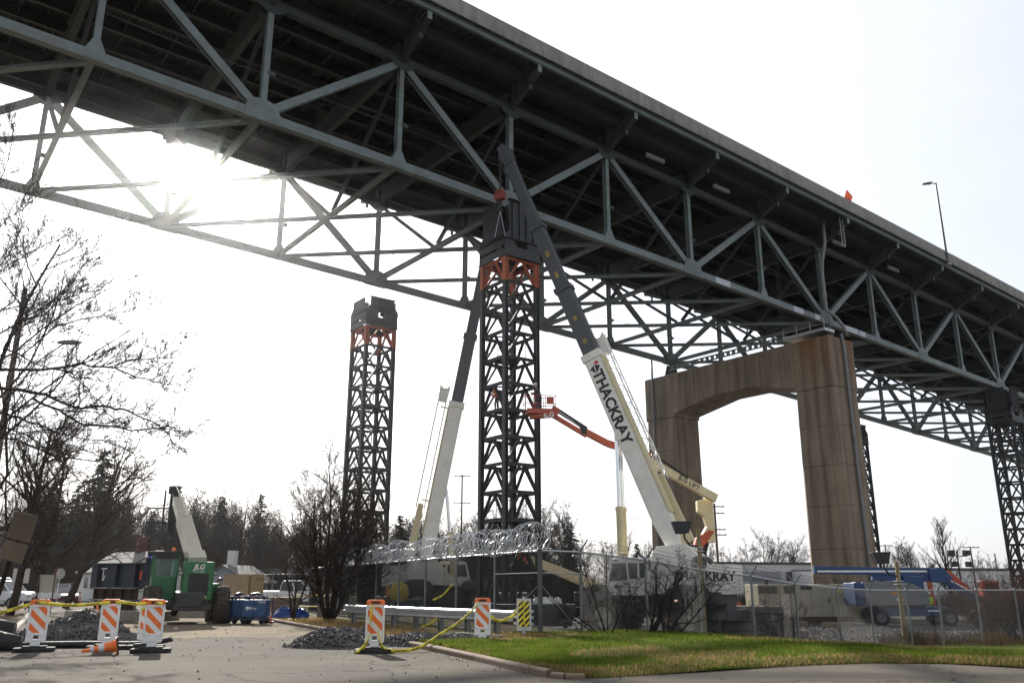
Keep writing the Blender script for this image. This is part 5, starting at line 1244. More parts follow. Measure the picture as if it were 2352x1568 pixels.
for k,(u,dep,h,lab) in enumerate(((-120,31,16.5,'tall leafless tree crowding behind the large arching one at the left bank'),(20,40,9.5,'leafless tree rising behind the cut-off wooden pole'),(70,47,8.5,'leafless tree between the left bank signs and the pickup truck'))):
    T=Tree(12+k,.07,.0065,.17); T.grow((0,0,0),(.12,0,1),h,.14 if k==0 else .2,0,[(8,22,.5,.85,.15),(6,9,.5,.65,.12),(5,6,.5,.6,.15),(4,5,.5,.6,.15),(3,0,0,0,0)]); T.obj('bare_tree',lab,'tree',gp(u,dep))
# --- second bare tree behind it
T=Tree(21,.06,.008,.18); T.grow((0,0,0),(.25,0,1),10.5,.26,0,[(8,18,.62,.8,.2),(6,9,.5,.65,.15),(5,5,.5,.55,.2),(4,4,.5,.55,.2),(3,0,0,0,0)])
t2=T.obj('bare_tree','leafless tree with leaning forked trunk behind the parked pickup','tree',gp(150,58))
# --- small multi-stem tree at the street corner
T=Tree(31,.045,.006,.17)
for dx,dy,l in ((-.42,.1,5.6),(-.12,-.25,6.6),(.22,.15,6.2),(.5,-.05,4.8),(-.7,.3,4.2),(.05,.45,5.4)): T.grow((dx*.2,dy*.2,-.05),(dx,dy,1),l,.085,0,[(8,18,.62,.8,.15),(6,8,.5,.65,.12),(5,6,.5,.65,.12),(4,5,.45,.65,.15),(3,0,0,0,0)])
T.obj('bare_tree','leafless multi-stemmed tree standing on the verge left of the guardrail','tree',gp(757,36.5),None,twigm,barkd)
# --- shrubs on the lawn
def lawn_z(x,y): return gz(x,y)+.11
def shrub(seed,u,dep,stems,label,tm=twigm,name='bare_shrub',spec=None,r=.024):
    p=gp(u,dep); T=Tree(seed,.035,.0042,.2)
    for dx,dy,l in stems: T.grow((dx*.15,dy*.15,-.05),V((dx,dy,1)),l,r*T.r.uniform(.7,1.3),0,spec or [(7,9,.5,.75,.2),(5,6,.5,.7,.15),(4,5,.45,.7,.15),(3,0,0,0,0)])
    return T.obj(name,label,'shrub',V((p.x,p.y,lawn_z(p.x,p.y))),None,tm,barkd)
shrub(41,1396,24.3,[(-1.3,0,2.2),(-.8,.3,2.0),(-.3,-.2,2.2),(.1,.1,2.3),(.45,.2,2.0),(-1.6,.3,1.5)],'spreading bare shrub with a dense stump on the lawn before the fence')
shrub(42,1490,24.6,[(.35,0,2.2),(.6,.2,2.3),(.15,-.2,1.9)],'bare shrub with one thick leaning stem between the two other lawn shrubs',r=.045)
shrub(43,1531,25.0,[(.15,0,2.3),(.5,.2,2.0),(1.3,0,2.4),(-.15,.2,2.1)],'bare shrub with a long branch bent low towards the precast beams',r=.038)
shrub(44,1447,24.5,[(-.1,0,1.6),(.3,.1,1.3),(-.3,0,1.2)],'small thin bare shrub amid the lawn shrubs',r=.015)
rng_=random.Random(5)
shrub(45,1798,37,[(rng_.uniform(-1,1),rng_.uniform(-1,1),rng_.uniform(1.2,2.0)) for k in range(26)],'dense twiggy round bush beyond the fence by the precast beams',twigr,'twiggy_bush',[(5,9,.5,.6,.2),(4,6,.5,.6,.2),(3,0,0,0,0)],.014)
for k,(u,dep,h) in enumerate(((2300,41,3.2),(2345,39.5,3.6),(2385,42,4.0),(2270,46,2.4))):
    shrub(50+k,u,dep,[(rng_.uniform(-1,1),rng_.uniform(-1,1),h*rng_.uniform(.6,1.0)) for q in range(20)],('tall reddish thicket bush beside the right-hand fence posts','tall reddish thicket bush thick with crossing twigs at the fence end','tall reddish thicket bush partly beyond the edge by the far tower','lower reddish bush behind the blue lift basket')[k],twigr,'thicket_bush',[(6,9,.5,.6,.2),(5,6,.5,.6,.15),(4,4,.45,.6,.2),(3,0,0,0,0)],.02)
# --- pyramidal bare tree in front of the warehouse
T=Tree(61,.16,.009,.1); T.grow((0,0,0),(0,0,1),8.4,.13,0,[(9,44,.42,.62,.16),(6,7,.5,.5,.15),(4,5,.45,.5,.2),(3,0,0,0,0)])
T.obj('bare_tree','slender upright leafless tree standing before the white warehouse','tree',gp(2193,88))
# --- shared background trees
def bgtree(seed,h):
    T=Tree(seed,.07,.013,.16); T.grow((0,0,0),(0,0,1),h*.8,.2,0,[(7,15,.62,.72,.2),(6,9,.5,.65,.15),(4,6,.5,.6,.15),(3,5,.5,.6,.15),(2,0,0,0,0)])
    return T
protos=[bgtree(70+k,13) for k in range(4)]
pm_=[(t.a.mesh('trunk'),t.b.mesh('crown')) for t in protos]
for a,b in pm_: a.materials.append(barkd); b.materials.append(twigm)
def put_bg(k,u,dep,s,label,group):
    t=thing('bare_tree',label,'tree',gp(u,dep,-.1),rng_.random()*6,group); t.scale=(s*rng_.uniform(.9,1.15),s*rng_.uniform(.9,1.15),s)
    for m,n in zip(pm_[k%4],('trunk','crown')):
        o=bpy.data.objects.new(n,m); C.objects.link(o); o.parent=t
LB='leafless tree in the wood behind the work site'; GBt='leafless trees of the wood behind the site'
for k in range(88):
    u=-40+k*15.4+rng_.uniform(-12,12); dep=rng_.uniform(105,165)
    s=dep*rng_.uniform(170,250)/FPX/13
    if 610<u<1180: s*=.85
    put_bg(k,u,dep,s,LB,GBt)
for u,dep,s in ((470,130,1.18),(515,140,1.2),(545,120,1.05),(600,150,1.1),(430,150,1.2),(640,140,1.05),(1190,120,1.0),(1090,110,.95),(1130,130,1.0),(915,120,.95)): put_bg(int(u),u,dep,s,LB,GBt)
LR='leafless tree on the skyline beyond the white warehouse'; GR_='leafless trees beyond the warehouse'
for u,dep,s in ((1690,190,.75),(1730,200,.95),(1760,195,1.15),(1790,205,1.1),(1815,190,.9),(1840,200,1.05),(1620,150,.9),(2040,200,.75),(2065,195,.9),(2090,205,1.0),(2115,200,.95),(2140,210,.75),(2250,190,.7),(2290,210,.7),(2330,200,.6),(1395,170,.9),(1440,165,.95),(1500,170,.9),(1530,160,.85),(1350,165,.9)): put_bg(int(u*7),u,dep,s,LR if u>1560 else LB,GR_ if u>1560 else GBt)
# --- conifers
needle=M('needles',(.013,.019,.013),.8,0,.5,.7,spec=.1)
def conifer(seed,h,rb,dens=1.0,droop=.35):
    r=random.Random(seed); tr=MB(); tr.path([(0,0,0),(0,0,h*.5),(r.uniform(-.1,.1),0,h)],.02*h*.9,7,.02); vs=[];fs=[]
    z=h*.08
    while z<h*.985:
        f=(z-h*.08)/(h*.92); rr=rb*(1-f)**.85*(1+.25*math.sin(z*3+seed)); nb=max(4,int((9-4*f)*dens))
        for b in range(nb):
            a=r.random()*6.283; L=rr*r.uniform(.65,1.15)+.12; d=V((math.cos(a),math.sin(a),0)); n=max(3,int(L*6.5))
            for k in range(n):
                t=(k+.5)/n; p=d*L*t+V((0,0,z-droop*L*t*t+.12*L*t)); s=(.16+.20*(1-t))*(.7+.6*r.random())*(.6+.05*h)
                for q in range(2):
                    e1=V((r.gauss(0,1),r.gauss(0,1),r.gauss(0,.35))).normalized()*s; e2=(d*r.uniform(.4,1)+V((r.gauss(0,.4),r.gauss(0,.4),r.gauss(-.3,.35)))).normalized()*s*1.2
                    b0=len(vs); vs+=[tuple(p-e1*.5),tuple(p+e1*.5),tuple(p+e2+e1*.12)]; fs.append((b0,b0+1,b0+2))
        z+=h*.021+.05
    c=MB(); c.add(vs,fs); a_,b_=tr.mesh('trunk'),c.mesh('crown'); a_.materials.append(barkd); b_.materials.append(needle); return a_,b_
cf=[conifer(1,16,3.0),conifer(2,16,3.6,1.1,.45),conifer(3,16,2.6,.9,.3)]
CON=[(200,118,17.5,1,'broad dark spruce behind the leaning bare tree'),(245,135,10,0,'small pointed spruce beside the broad dark one'),(330,125,10.5,1,'bushy pointed spruce left of the tall black pole'),(385,118,13.2,2,'tall thin ragged spruce right of the tall black pole'),(490,120,12,1,'dark full spruce just right of the telehandler boom'),(583,122,12.8,2,'tall dark spruce with a spiky top above the grey gabled house'),(912,95,9.0,1,'dark round-shouldered pine between the free-standing tower and the cranes'),(1312,120,9.8,1,'broad spruce left of the crane cab'),(1468,110,6.8,0,'small spruce between the lift cylinders and the crane boom'),(1250,112,7.5,2,'thin dark spruce at the near tower foot'),(150,105,12,1,'dark spruce at the end of the row of parked cars'),(440,140,10,0,'low spruce behind the telehandler cab'),(268,128,12.5,1,'full spruce above the white house roof'),(535,135,11,2,'slim spruce between two taller dark spruces'),(620,128,9.5,1,'dense low spruce behind the plywood wall'),(95,112,13.5,1,'large dark spruce behind the message board'),(700,125,8.5,2,'short spruce behind the corner tree'),(840,120,8.0,0,'short spruce at the foot of the free-standing tower')]
for u,dep,h,k,lab in CON:
    t=thing('spruce_tree',lab,'tree',gp(u,dep,-.1),rng_.random()*6,'evergreens behind the site'); t.scale=(h/16*1.6,h/16*1.6,h/16*1.18)
    for m,n in zip(cf[k],('trunk','crown')):
        o=bpy.data.objects.new(n,m); C.objects.link(o); o.parent=t
# --- undergrowth: a dark tangle along the wood's edge
def tangle(name,label,u0,u1,d0,d1,hmin,hmax,n,mat,seed):
    r=random.Random(seed); vs=[];fs=[]
    for k in range(n):
        u=r.uniform(u0,u1); p=gp(u,r.uniform(d0,d1)); h=r.uniform(hmin,hmax)*(.6+.4*math.sin(u*.021+seed)**2); 
        d=V((r.gauss(0,.45),r.gauss(0,.3),1)).normalized()*h; q=p+d; w_=.012+.02*r.random(); b=len(vs)
        vs+=[tuple(p-V((w_,0,0))),tuple(p+V((w_,0,0))),tuple(q+V((w_*.3,0,0))),tuple(q-V((w_*.3,0,0)))]; fs.append((b,b+1,b+2,b+3))
        for j in range(5):
            f=r.uniform(.2,1); s=p+d*f; e=V((r.gauss(0,.6),r.gauss(0,.4),r.gauss(.25,.5)))*h*.22; b=len(vs); o=V((0,0,w_*.45))
            vs+=[tuple(s-o),tuple(s+o),tuple(s+e)]; fs.append((b,b+1,b+2))
    m=MB(); m.add(vs,fs); return tag(m.build(name,mat,None,0,False),label,'undergrowth',kind='stuff')
tangle('undergrowth','dark tangled undergrowth along the foot of the wood',-80,1330,88,130,2.5,8.5,26000,M('undergrowth_brown',(.040,.031,.025),.95,0,.4,.3,spec=.03),1)
tangle('undergrowth','brown hedge-like undergrowth before the white warehouse',1560,2420,80,100,1.2,3.0,8000,M('undergrowth_red',(.055,.036,.028),.95,0,.4,.4,spec=.03),2)
tangle('undergrowth','dark brush behind the crane carrier',1180,1600,85,105,2.0,5.0,5000,M('undergrowth_brown',(.028,.022,.018)),3)
# ragged weeds at the yard edge by the fence
tangle('weeds','brown weeds and dead stalks along the right-hand fence foot',2020,2420,36.5,41,.2,.8,1500,M('weed_brown',(.15,.105,.06),.95,0,.4,1,spec=.03),4)
# ================================================================ PEOPLE
skinm=M('skin',(.42,.25,.18),.6); denim=M('work_trousers',(.035,.038,.05),.85); hivis_o=M('hivis_orange',(.75,.16,.03),.7); hivis_y=M('hivis_yellow',(.50,.72,.05),.7); boot=M('boots',(.03,.025,.02),.8)
def person(loc,rz,label,jacket,pose='stand',hat=signw,h=1.78):
    """one continuous skinned body; jacket, trousers and skin are face regions of it"""
    k=h/1.78; root=thing('person',label,'person',loc,rz)
    J={'pel':(0,0,.96),'wai':(0.0,0,1.10),'che':(.01,0,1.32),'nec':(.02,0,1.49),'hd0':(.035,0,1.57),'hd1':(.045,0,1.70)}
    lean={'stand':0,'work':.35,'walk':.08}[pose]
    for n in ('wai','che','nec','hd0','hd1'):
        x,y,z=J[n]; dz=z-.96; J[n]=(x+dz*math.sin(lean),y,.96+dz*math.cos(lean))
    ch=V(J['che'])
    for s_,t in ((1,'l'),(-1,'r')):
        st=.10*s_ if pose=='walk' else .04*s_
        J['hip'+t]=(0,.1*s_,.92); J['kne'+t]=(.05+st*1.2,.11*s_,.50); J['ank'+t]=(st*1.6,.115*s_,.09); J['toe'+t]=(st*1.6+.16,.13*s_,.045)
        J['sho'+t]=tuple(ch+V((0,.19*s_,.09))); 
        if pose=='stand': J['elb'+t]=tuple(ch+V((.02,.25*s_,-.19))); J['han'+t]=tuple(ch+V((.14,.23*s_,-.42))); J['fin'+t]=tuple(ch+V((.20,.22*s_,-.50)))
        elif pose=='work': J['elb'+t]=tuple(ch+V((.12,.26*s_,-.17))); J['han'+t]=tuple(ch+V((.36,.17*s_,-.12))); J['fin'+t]=tuple(ch+V((.45,.15*s_,-.11)))
        else: J['elb'+t]=tuple(ch+V((-.05*s_,.25*s_,-.2))); J['han'+t]=tuple(ch+V((.15,.24*s_,-.36))); J['fin'+t]=tuple(ch+V((.22,.23*s_,-.42)))
    E=[('pel','wai'),('wai','che'),('che','nec'),('nec','hd0'),('hd0','hd1')]
    for t in 'lr': E+=[('pel','hip'+t),('hip'+t,'kne'+t),('kne'+t,'ank'+t),('ank'+t,'toe'+t),('che','sho'+t),('sho'+t,'elb'+t),('elb'+t,'han'+t),('han'+t,'fin'+t)]
    Rr={'pel':(.155,.12),'wai':(.15,.115),'che':(.175,.125),'nec':(.06,.06),'hd0':(.075,.08),'hd1':(.085,.1),'hip':(.105,.105),'kne':(.075,.07),'ank':(.055,.05),'toe':(.05,.035),'sho':(.085,.085),'elb':(.06,.055),'han':(.042,.035),'fin':(.035,.018)}
    names=list(J); me=bpy.data.meshes.new('body'); me.from_pydata([tuple(V(J[n])*k) for n in names],[(names.index(a),names.index(b)) for a,b in E],[]); o=bpy.data.objects.new('body',me); C.objects.link(o)
    md=o.modifiers.new('skin','SKIN'); md.use_smooth_shade=True
    if not me.skin_vertices: me.skin_vertices.new(name='')
    for i,n in enumerate(names):
        r=Rr[n[:3]] if n[:3] in Rr else Rr[n]; me.skin_vertices[0].data[i].radius=(r[0]*k,r[1]*k); me.skin_vertices[0].data[i].use_root=(n=='pel')
    o.modifiers.new('sub','SUBSURF').levels=1
    bpy.context.view_layer.update(); dg=bpy.context.evaluated_depsgraph_get(); m2=bpy.data.meshes.new_from_object(o.evaluated_get(dg)); bpy.data.objects.remove(o); bpy.data.meshes.remove(me)
    for mt in (jacket,denim,skinm,boot): m2.materials.append(mt)
    hz=V(J['nec'])*k; hn=[V(J['han'+t])*k for t in 'lr']
    for p in m2.polygons:
        c_=p.center; p.use_smooth=True
        if c_.z<.14*k: p.material_index=3
        elif min((c_-q).length for q in hn)<.13*k and c_.z>.6*k: p.material_index=2
        elif c_.z<.93*k and abs(c_.y)<.2*k: p.material_index=1
        elif (c_-V(J['hd1'])*k).length<.22*k and c_.z>hz.z-.01: p.material_index=2
    b=bpy.data.objects.new('body',m2); C.objects.link(b); b.parent=root
    m=MB(); hc=V(J['hd1'])*k+V((.01,0,.045)); m.lathe([(.14*k,-.02),(.145*k,0),(.13*k,.05),(.09*k,.1),(.03*k,.125),(0,.128)],hc,(math.sin(lean)*.6,0,1),16); m.box(hc+V((.12*k,0,.0)),(.12*k,.18*k,.012)); m.build('hard_hat',hat,root)
    m=MB(); hd=V(J['hd1'])*k; f=V((math.cos(lean*.5),0,-math.sin(lean*.5))); m.box(hd+f*.098*k-V((0,0,.045*k)),(.03*k,.022*k,.04*k)); m.build('nose',skinm,root)
    m=MB()
    for y in (-.034,.034): m.box(hd+f*.088*k+V((0,y*k,-.015*k)),(.014*k,.022*k,.012*k))
    m.build('eyes',black,root)
    return root
whith=M('hat_white',(.8,.8,.78),.35); redh=M('hat_maroon',(.10,.02,.02),.4)
p=gp(514,36.5); person(p+V((0,0,-.02)),R(200),'worker in orange jacket and dark hard hat behind the telehandler wheel',hivis_o,'work',redh)
p=gp(722,47); person(p,R(170),'worker in orange vest and white hard hat on the far side of the verge tree',hivis_o,'stand',whith)
p=bw(S3-.85,.72,gz(-.2,55)+.05+11.97); 
zr=tw2.location.z
p=bw(S3-.55,.62,zr+ (20.75-zr-1.74*5)+.16); person(p,BR+R(120),'worker in orange jacket on a platform inside the near shoring tower',hivis_o,'work',whith)
bkw=V(lift_c)+bk+V((-.25,0,.36)); person(bkw,R(170),'worker standing in the orange lift basket against the near tower',M('dark_jacket',(.05,.05,.055),.8),'work',whith)
p=gp(2144,63); person(p+V((0,0,.35)),R(190),'worker in yellow-green jacket behind the blue lift jib',hivis_y,'stand',whith)
p=gp(352,38.2); person(p+V((0,0,1.0)),R(250),'worker in yellow-green vest up beside the blue drum behind the girders',hivis_y,'work',whith)
p=gp(928,56); person(p,R(120),'worker in dark green coat and orange hard hat near the yellow hose reel',M('dark_green_coat',(.012,.05,.035),.8),'stand',hivis_o)
# ================================================================ ROAD VEHICLES
tyrem=M('tyre',(.02,.02,.02),.8); chromeh=M('alloy',(.4,.4,.4),.35,.6)
def car(label,p,rz,col,kind='sedan',letter=None,group='parked vehicles'):
    r=thing({'sedan':'parked_car','suv':'parked_car','pickup':'pickup_truck','van':'van'}[kind],label,{'sedan':'car','suv':'car','pickup':'pickup','van':'van'}[kind],p,rz,group)
    body=M('paint_%s'%('_'.join('%02d'%int(c*99) for c in col)),col,.28,0,.04,1,dirt=tuple(c*.6+.05 for c in col),damt=.25)
    if kind=='sedan': L,Wd,low,hi=4.6,1.78,[(-2.3,.35),(-2.3,.78),(-2.2,.92),(-1.5,.97),(.9,.95),(2.05,.80),(2.28,.66),(2.3,.35)],[(-1.75,.96),(-1.05,1.40),(.25,1.43),(1.1,.95)]
    elif kind=='suv': L,Wd,low,hi=4.7,1.88,[(-2.35,.4),(-2.35,.95),(-2.28,1.06),(1.05,1.06),(2.1,.98),(2.33,.85),(2.35,.4)],[(-2.25,1.05),(-2.0,1.66),(.3,1.70),(1.15,1.05)]
    elif kind=='van': L,Wd,low,hi=5.4,1.98,[(-2.7,.4),(-2.7,1.1),(1.4,1.1),(2.4,.98),(2.68,.8),(2.7,.4)],[(-2.68,1.1),(-2.6,2.1),(.9,2.1),(1.7,1.1)]
    else: L,Wd,low,hi=5.7,1.98,[(-2.85,.5),(-2.85,1.15),(-.55,1.15),(1.25,1.13),(2.6,1.05),(2.83,.9),(2.85,.5)],[(-.6,1.14),(-.45,1.82),(.75,1.84),(1.45,1.13)]
    hw=Wd/2
    m=MB(); n=len(low); P=[V((x,-hw,z)) for x,z in low]+[V((x,hw,z)) for x,z in low]; m.add(P,[tuple(range(n))[::-1],tuple(range(n,2*n))]+[(i,(i+1)%n,n+(i+1)%n,n+i) for i in range(n)]); m.build('body',body,r,.07)
    k=.80; Q=[]
    zb=hi[0][1]; zt=hi[1][1]
    for sy in (-1,1): Q+=[V((x,sy*hw*(.96 if abs(z-zb)<.1 else k),z)) for x,z in hi]
    m=MB(); m.add(Q,[(3,2,1,0),(4,5,6,7),(0,1,5,4),(1,2,6,5),(2,3,7,6),(3,0,4,7)]); m.build('cabin',body,r,.05)
    # windows as panes proud of the cabin sides
    def lerp(a,b,t): return a+(b-a)*t
    def pane(a,b,c_,d,nm):
        g=(a+b+c_+d)/4; q=[g+(x-g)*.86 for x in (a,b,c_,d)]; nn=(q[1]-q[0]).cross(q[2]-q[0]).normalized(); cen=V((0,0,(zb+zt)/2))
        if nn.dot(g-cen)<0: nn=-nn
        mm=MB(); mm.add([x+nn*.012 for x in q]+[x-nn*.02 for x in q],[(0,1,2,3),(4,7,6,5),(0,4,5,1),(1,5,6,2),(2,6,7,3),(3,7,4,0)]); mm.build(nm,glass,r)
    pane(Q[2],Q[3],Q[7],Q[6],'windscreen'); pane(Q[1],Q[0],Q[4],Q[5],'rear_window')
    for o_ in (0,4):
        a,b,c_,d=Q[o_],Q[o_+1],Q[o_+2],Q[o_+3]; mb,mt=lerp(a,d,.52),lerp(b,c_,.52)
        pane(a,b,mt,mb,'side_window'); pane(mb,mt,c_,d,'side_window')
    rw=.33 if kind in('sedan','suv') else .39
    for x in (-L*.31,L*.31):
        for y in (-hw+.1,hw-.1):
            w_=bpy.data.objects.new('wheel',None); C.objects.link(w_); w_.parent=r; w_.location=(x,y,rw)
            MB().lathe([(rw*.6,-.11),(rw*.95,-.12),(rw,-.06),(rw,.06),(rw*.95,.12),(rw*.6,.11)],(0,0,0),(0,1,0),20).build('tyre',tyrem,w_)
            mm=MB(); s_=1 if y>0 else -1; mm.lathe([(rw*.62,s_*.1),(rw*.55,s_*.08),(rw*.2,s_*.09),(0,s_*.1)],(0,0,0),(0,1,0),14); mm.build('rim',chromeh,w_)
    for y in (-hw+.25,hw-.25):
        MB().box((L/2-.02,y,.72 if kind=='sedan' else .85),(.06,.36,.15)).build('headlight',M('lens_clear',(.6,.6,.6),.15),r); MB().box((-L/2+.0,y,.82),(.05,.22,.22)).build('tail_light',M('lens_red',(.35,.01,.01),.25),r)
    MB().box((L/2,0,.62 if kind=='sedan' else .72),(.05,.8,.18)).build('grille',black,r); MB().box((L/2+.03,0,.42),(.1,Wd*.94,.2)).build('front_bumper',dkmetal if kind!='sedan' else body,r,.03); MB().box((-L/2-.03,0,.5),(.1,Wd*.94,.2)).build('rear_bumper',dkmetal,r,.03)
    for sy in (-1,1): MB().box((L*.16,sy*(hw+.08),1.05 if kind!='sedan' else .95),(.1,.16,.12)).build('mirror',body,r)
    if kind=='pickup': MB().box((-1.75,0,1.16),(1.95,Wd*.8,.03)).build('bed',black,r)
    if letter: text(letter,.3,'lettering',black,r,(.1,-hw,.85),(1,0,0),(0,-1,0),.01,.02)
    return r
car('maroon sedan facing the site, parked at the street end',gp(149,70),R(-62),(.12,.008,.015),'sedan')
car('silver sport utility car parked behind the maroon sedan',gp(134,80),R(-60),(.32,.33,.34),'suv')
car('white sedan parked alone beyond the others on the street end',gp(181,95),R(-64),(.7,.7,.7),'sedan')
car('light grey sport utility car behind the silver one',gp(163,92),R(-62),(.45,.46,.47),'suv')
car('dark grey car farthest up the street behind the parked cars',gp(150,104),R(-60),(.10,.105,.11),'suv')
car('white pickup truck with black door letters beside the left bank',gp(-8,58),R(-8),(.75,.75,.76),'pickup','DKF')
car('white van half hidden behind the pickup truck',gp(-25,66),R(-4),(.72,.72,.73),'van')
car('white pickup truck behind the corner tree and blue tarpaulins',gp(668,56),R(-2),(.74,.74,.73),'pickup')
car('white utility van standing beyond the near shoring tower',gp(1195,74),R(10),(.7,.7,.68),'van')
# ================================================================ SIGNS, POLES, LAMPS
def post_sign(name,label,p,rz,poly,zc_,mat,h,thick=.02,postm=galv,pw=.05,cat='sign',group=None):
    r=thing(name,label,cat,p,rz,group); MB().box((0,.03,h/2),(pw,pw*.7,h)).build('post',postm,r); MB().prism(poly,(0,0,zc_),(1,0,0),(0,0,1),(0,-thick,0)).build('panel',mat,r); return r
octg=[(.375*math.cos(PI/8+k*PI/4)/math.cos(PI/8),.375*math.sin(PI/8+k*PI/4)/math.cos(PI/8)) for k in range(8)]
backm=M('sign_back_grey',(.30,.30,.29),.5,.3,.1,3); tanb=M('sign_back_tan',(.13,.105,.08),.8,0,.12,2)
post_sign('stop_sign','octagonal sign seen from its grey back near the parked cars',gp(127,62),0,octg,2.35,backm,2.7)
s_=post_sign('stop_sign','small red stop sign in front of the hedge beyond the precast beams',gp(1673,70),0,octg,2.1,M('sign_red',(.5,.02,.02),.5),2.4); text('STOP',.2,'lettering',signw,s_,(0,-.02,2.1),(1,0,0),(0,-1,0),.01,.02)
rect=lambda a,b:[(-a/2,-b/2),(a/2,-b/2),(a/2,b/2),(-a/2,b/2)]
post_sign('street_sign','white rectangular sign on a thin post at the left bank',gp(36,50),R(6),rect(.95,.85),2.05,M('sign_pale',(.55,.54,.50),.6),2.4)
s_=post_sign('street_sign','blue street name blade above the left bank',gp(40,47),R(4),rect(.85,.22),2.75,M('sign_blue',(.03,.06,.15),.5),2.9)
# boarded sign trailer between two posts
r=thing('message_board','pale sign board on two red-topped posts with white barrier rails','sign',gp(99,47),R(4)); 
MB().box((0,0,1.6),(1.0,.06,.95)).build('board',M('board_pale_tan',(.46,.42,.35),.7,0,.08,2),r); MB().box((0,-.05,.95),(1.2,.05,.32)).build('lower_board',signw,r)
for x in (-.42,.42): MB().tube((x,-.12,0),(x,-.12,2.25),.03,n=8).build('post',M('post_maroon',(.07,.02,.02),.6),r); MB().lathe([(0,-.1),(.08,-.06),(.1,0),(.08,.06),(0,.1)],(x,-.12,2.32),n=12).build('finial',M('finial_red',(.22,.03,.03),.3),r)
for z in (.45,.95): MB().box((0,.05,z),(1.6,.04,.26)).build('barrier_rail',signw,r)
# dark leaning post carrying plywood sign backs
lpn=at(3,1359,28); lpt=at(62,1178,27.5); r=thing('sign_panel','tall pair of tan plywood sign backs on a dark leaning post at the left bank','sign',V((lpn.x-.3,lpn.y,gz(lpn.x,lpn.y)+.25)),0)
o_=V(r.location); m=MB(); m.tube((0,0,-.1),lpt-o_,.085,.07,8); m.build('post',barkd,r)
dd=(lpt-lpn).normalized(); sd=V((1,0,-.25)).normalized(); c_=at(51,1209,27.3)-o_; m=MB(); m.prism(rect(.80,.98),c_,sd,dd,(0,.02,0)); m.build('panel',tanb,r)
c_=at(31,1266,27.2)-o_; m=MB(); m.prism(rect(.78,.70),c_,sd,dd,(0,.02,0)); m.build('panel',M('sign_back_tan2',(.18,.145,.105),.8,0,.12,2),r)
def pole(label,u,dep,vtop,r0,arms=(),mat=wood,name='utility_pole',insul=True):
    b=gp(u,dep); top=at(u,vtop,dep); hgt=(1331-vtop)/FPX*dep*1.0+CAMZ-b.z; 
    # exact height: find z whose projection is vtop
    z=CAMZ+ray(u,vtop).z/ray(u,vtop).y*b.y; hgt=z-b.z; r=thing(name,label,'pole',b,R(8)); MB().tube((0,0,-.2),(0,0,hgt),r0,r0*.7,10).build('shaft',mat,r)
    for dz,wd in arms:
        MB().box((0,-.12,hgt-dz),(wd,.1,.12)).build('crossarm',mat,r)
        m=MB()
        for k in range(4): m.lathe([(.05,0),(.06,.08),(.03,.16),(0,.17)],(-wd/2+.12+k*(wd-.24)/3,-.12,hgt-dz+.06),n=6)
        m.build('insulators',galv,r)
    return r,b,hgt
pA=pole('utility pole with two crossarms behind the near shoring tower',1057,115,1089,.16,((.25,2.3),(4.0,2.4)))
pB=pole('tall utility pole with four crossarms beside the cream lift knuckle',1656,95,1155,.17,((.4,2.3),(1.15,2.2),(3.0,2.3),(3.6,2.4)))
pC=pole('utility pole with one crossarm on the skyline right of the pier',2047,150,1249,.15,((.3,2.8),))
pD=pole('utility pole with one crossarm above the right-hand warehouse roof',2247,120,1255,.14,((.1,2.6),))
pE=pole('bare pole top above the warehouse roof next to the far tower',2301,130,1270,.14)
pole('utility pole on the skyline above the warehouse left part',1762-100,170,1268,.13,((.2,2.0),))
pole('tall thin black steel pole behind the blue girder',350,46,1126,.075,(),black,'steel_pole')
pS=pole('thick cut-off wooden pole rising through the big bare tree',-68,36,663,.165,(),M('pole_grey',(.13,.105,.085),.9,0,.2,3),'wooden_pole')
wires=M('overhead_wire',(.10,.10,.10),.6)
def span(label,a,b,sag,r_=.016):
    a,b=V(a),V(b); r=thing('overhead_wire',label,'wire',(0,0,0)); m=MB(); m.path([a+(b-a)*k/14-V((0,0,sag*4*(k/14)*(1-k/14))) for k in range(15)],r_,3); m.build('line',wires,r)
tA=pA[1]+V((0,0,pA[2])); tB=pB[1]+V((0,0,pB[2]))
for k,(dx,dz,dzb) in enumerate(((-1,-.1,-3.0),(0,-.1,-3.2),(.9,-3.9,-3.6))): span(('upper overhead wire between the two utility poles','second overhead wire between the two utility poles','lowest overhead wire between the two utility poles')[k],tA+V((dx,0,dz)),tB+V((dx,0,dzb)),.8)
span('overhead wire running right from the tall utility pole',tB+V((1,0,-3.5)),pC[1]+V((0,0,pC[2]-.3)),1.5)
span('overhead wire between the poles above the warehouse',pD[1]+V((1.1,0,pD[2])),pE[1]+V((0,0,pE[2]-.2)),.5)
span('overhead wire over the wood from the left to the utility pole',gp(-60,120)+V((0,0,14)),tA+V((-1,0,-.1)),2.0)
# flood lamps on wooden posts by the fence
def flood(label,u,dep,vtop,side,r0,hd_dz):
    r,b,h=pole(label,u,dep,vtop,r0,(),M('post_yellowish',(.26,.20,.10),.85,0,.2,4),'flood_lamp',False); r['category']='flood lamp'
    r.rotation_euler=(0,0,0); m=MB(); m.path([(side*.1,-.1,h-hd_dz-.75),(side*.45,-.12,h-hd_dz-.7),(side*.66,-.14,h-hd_dz-.4),(side*.7,-.15,h-hd_dz)],.045,8); m.build('arm',black,r)
    m=MB(); m.prism([(-.42,.22),(.42,.24),(.30,-.28),(-.22,-.32)],(side*.8,-.4,h-hd_dz+.1),(1,0,0),(0,0,1),(0,.5,0)); m.build('lamp_housing',black,r,.03)
    m=MB()
    for z in (.55,.7): m.box((0,0,h-z-.3),(.36,.36,.03))
    m.build('clamp',galv,r); return r
flood('black floodlight on a wooden post in front of the crane counterweight',1619,36.5,1212,-1,.13,.05)
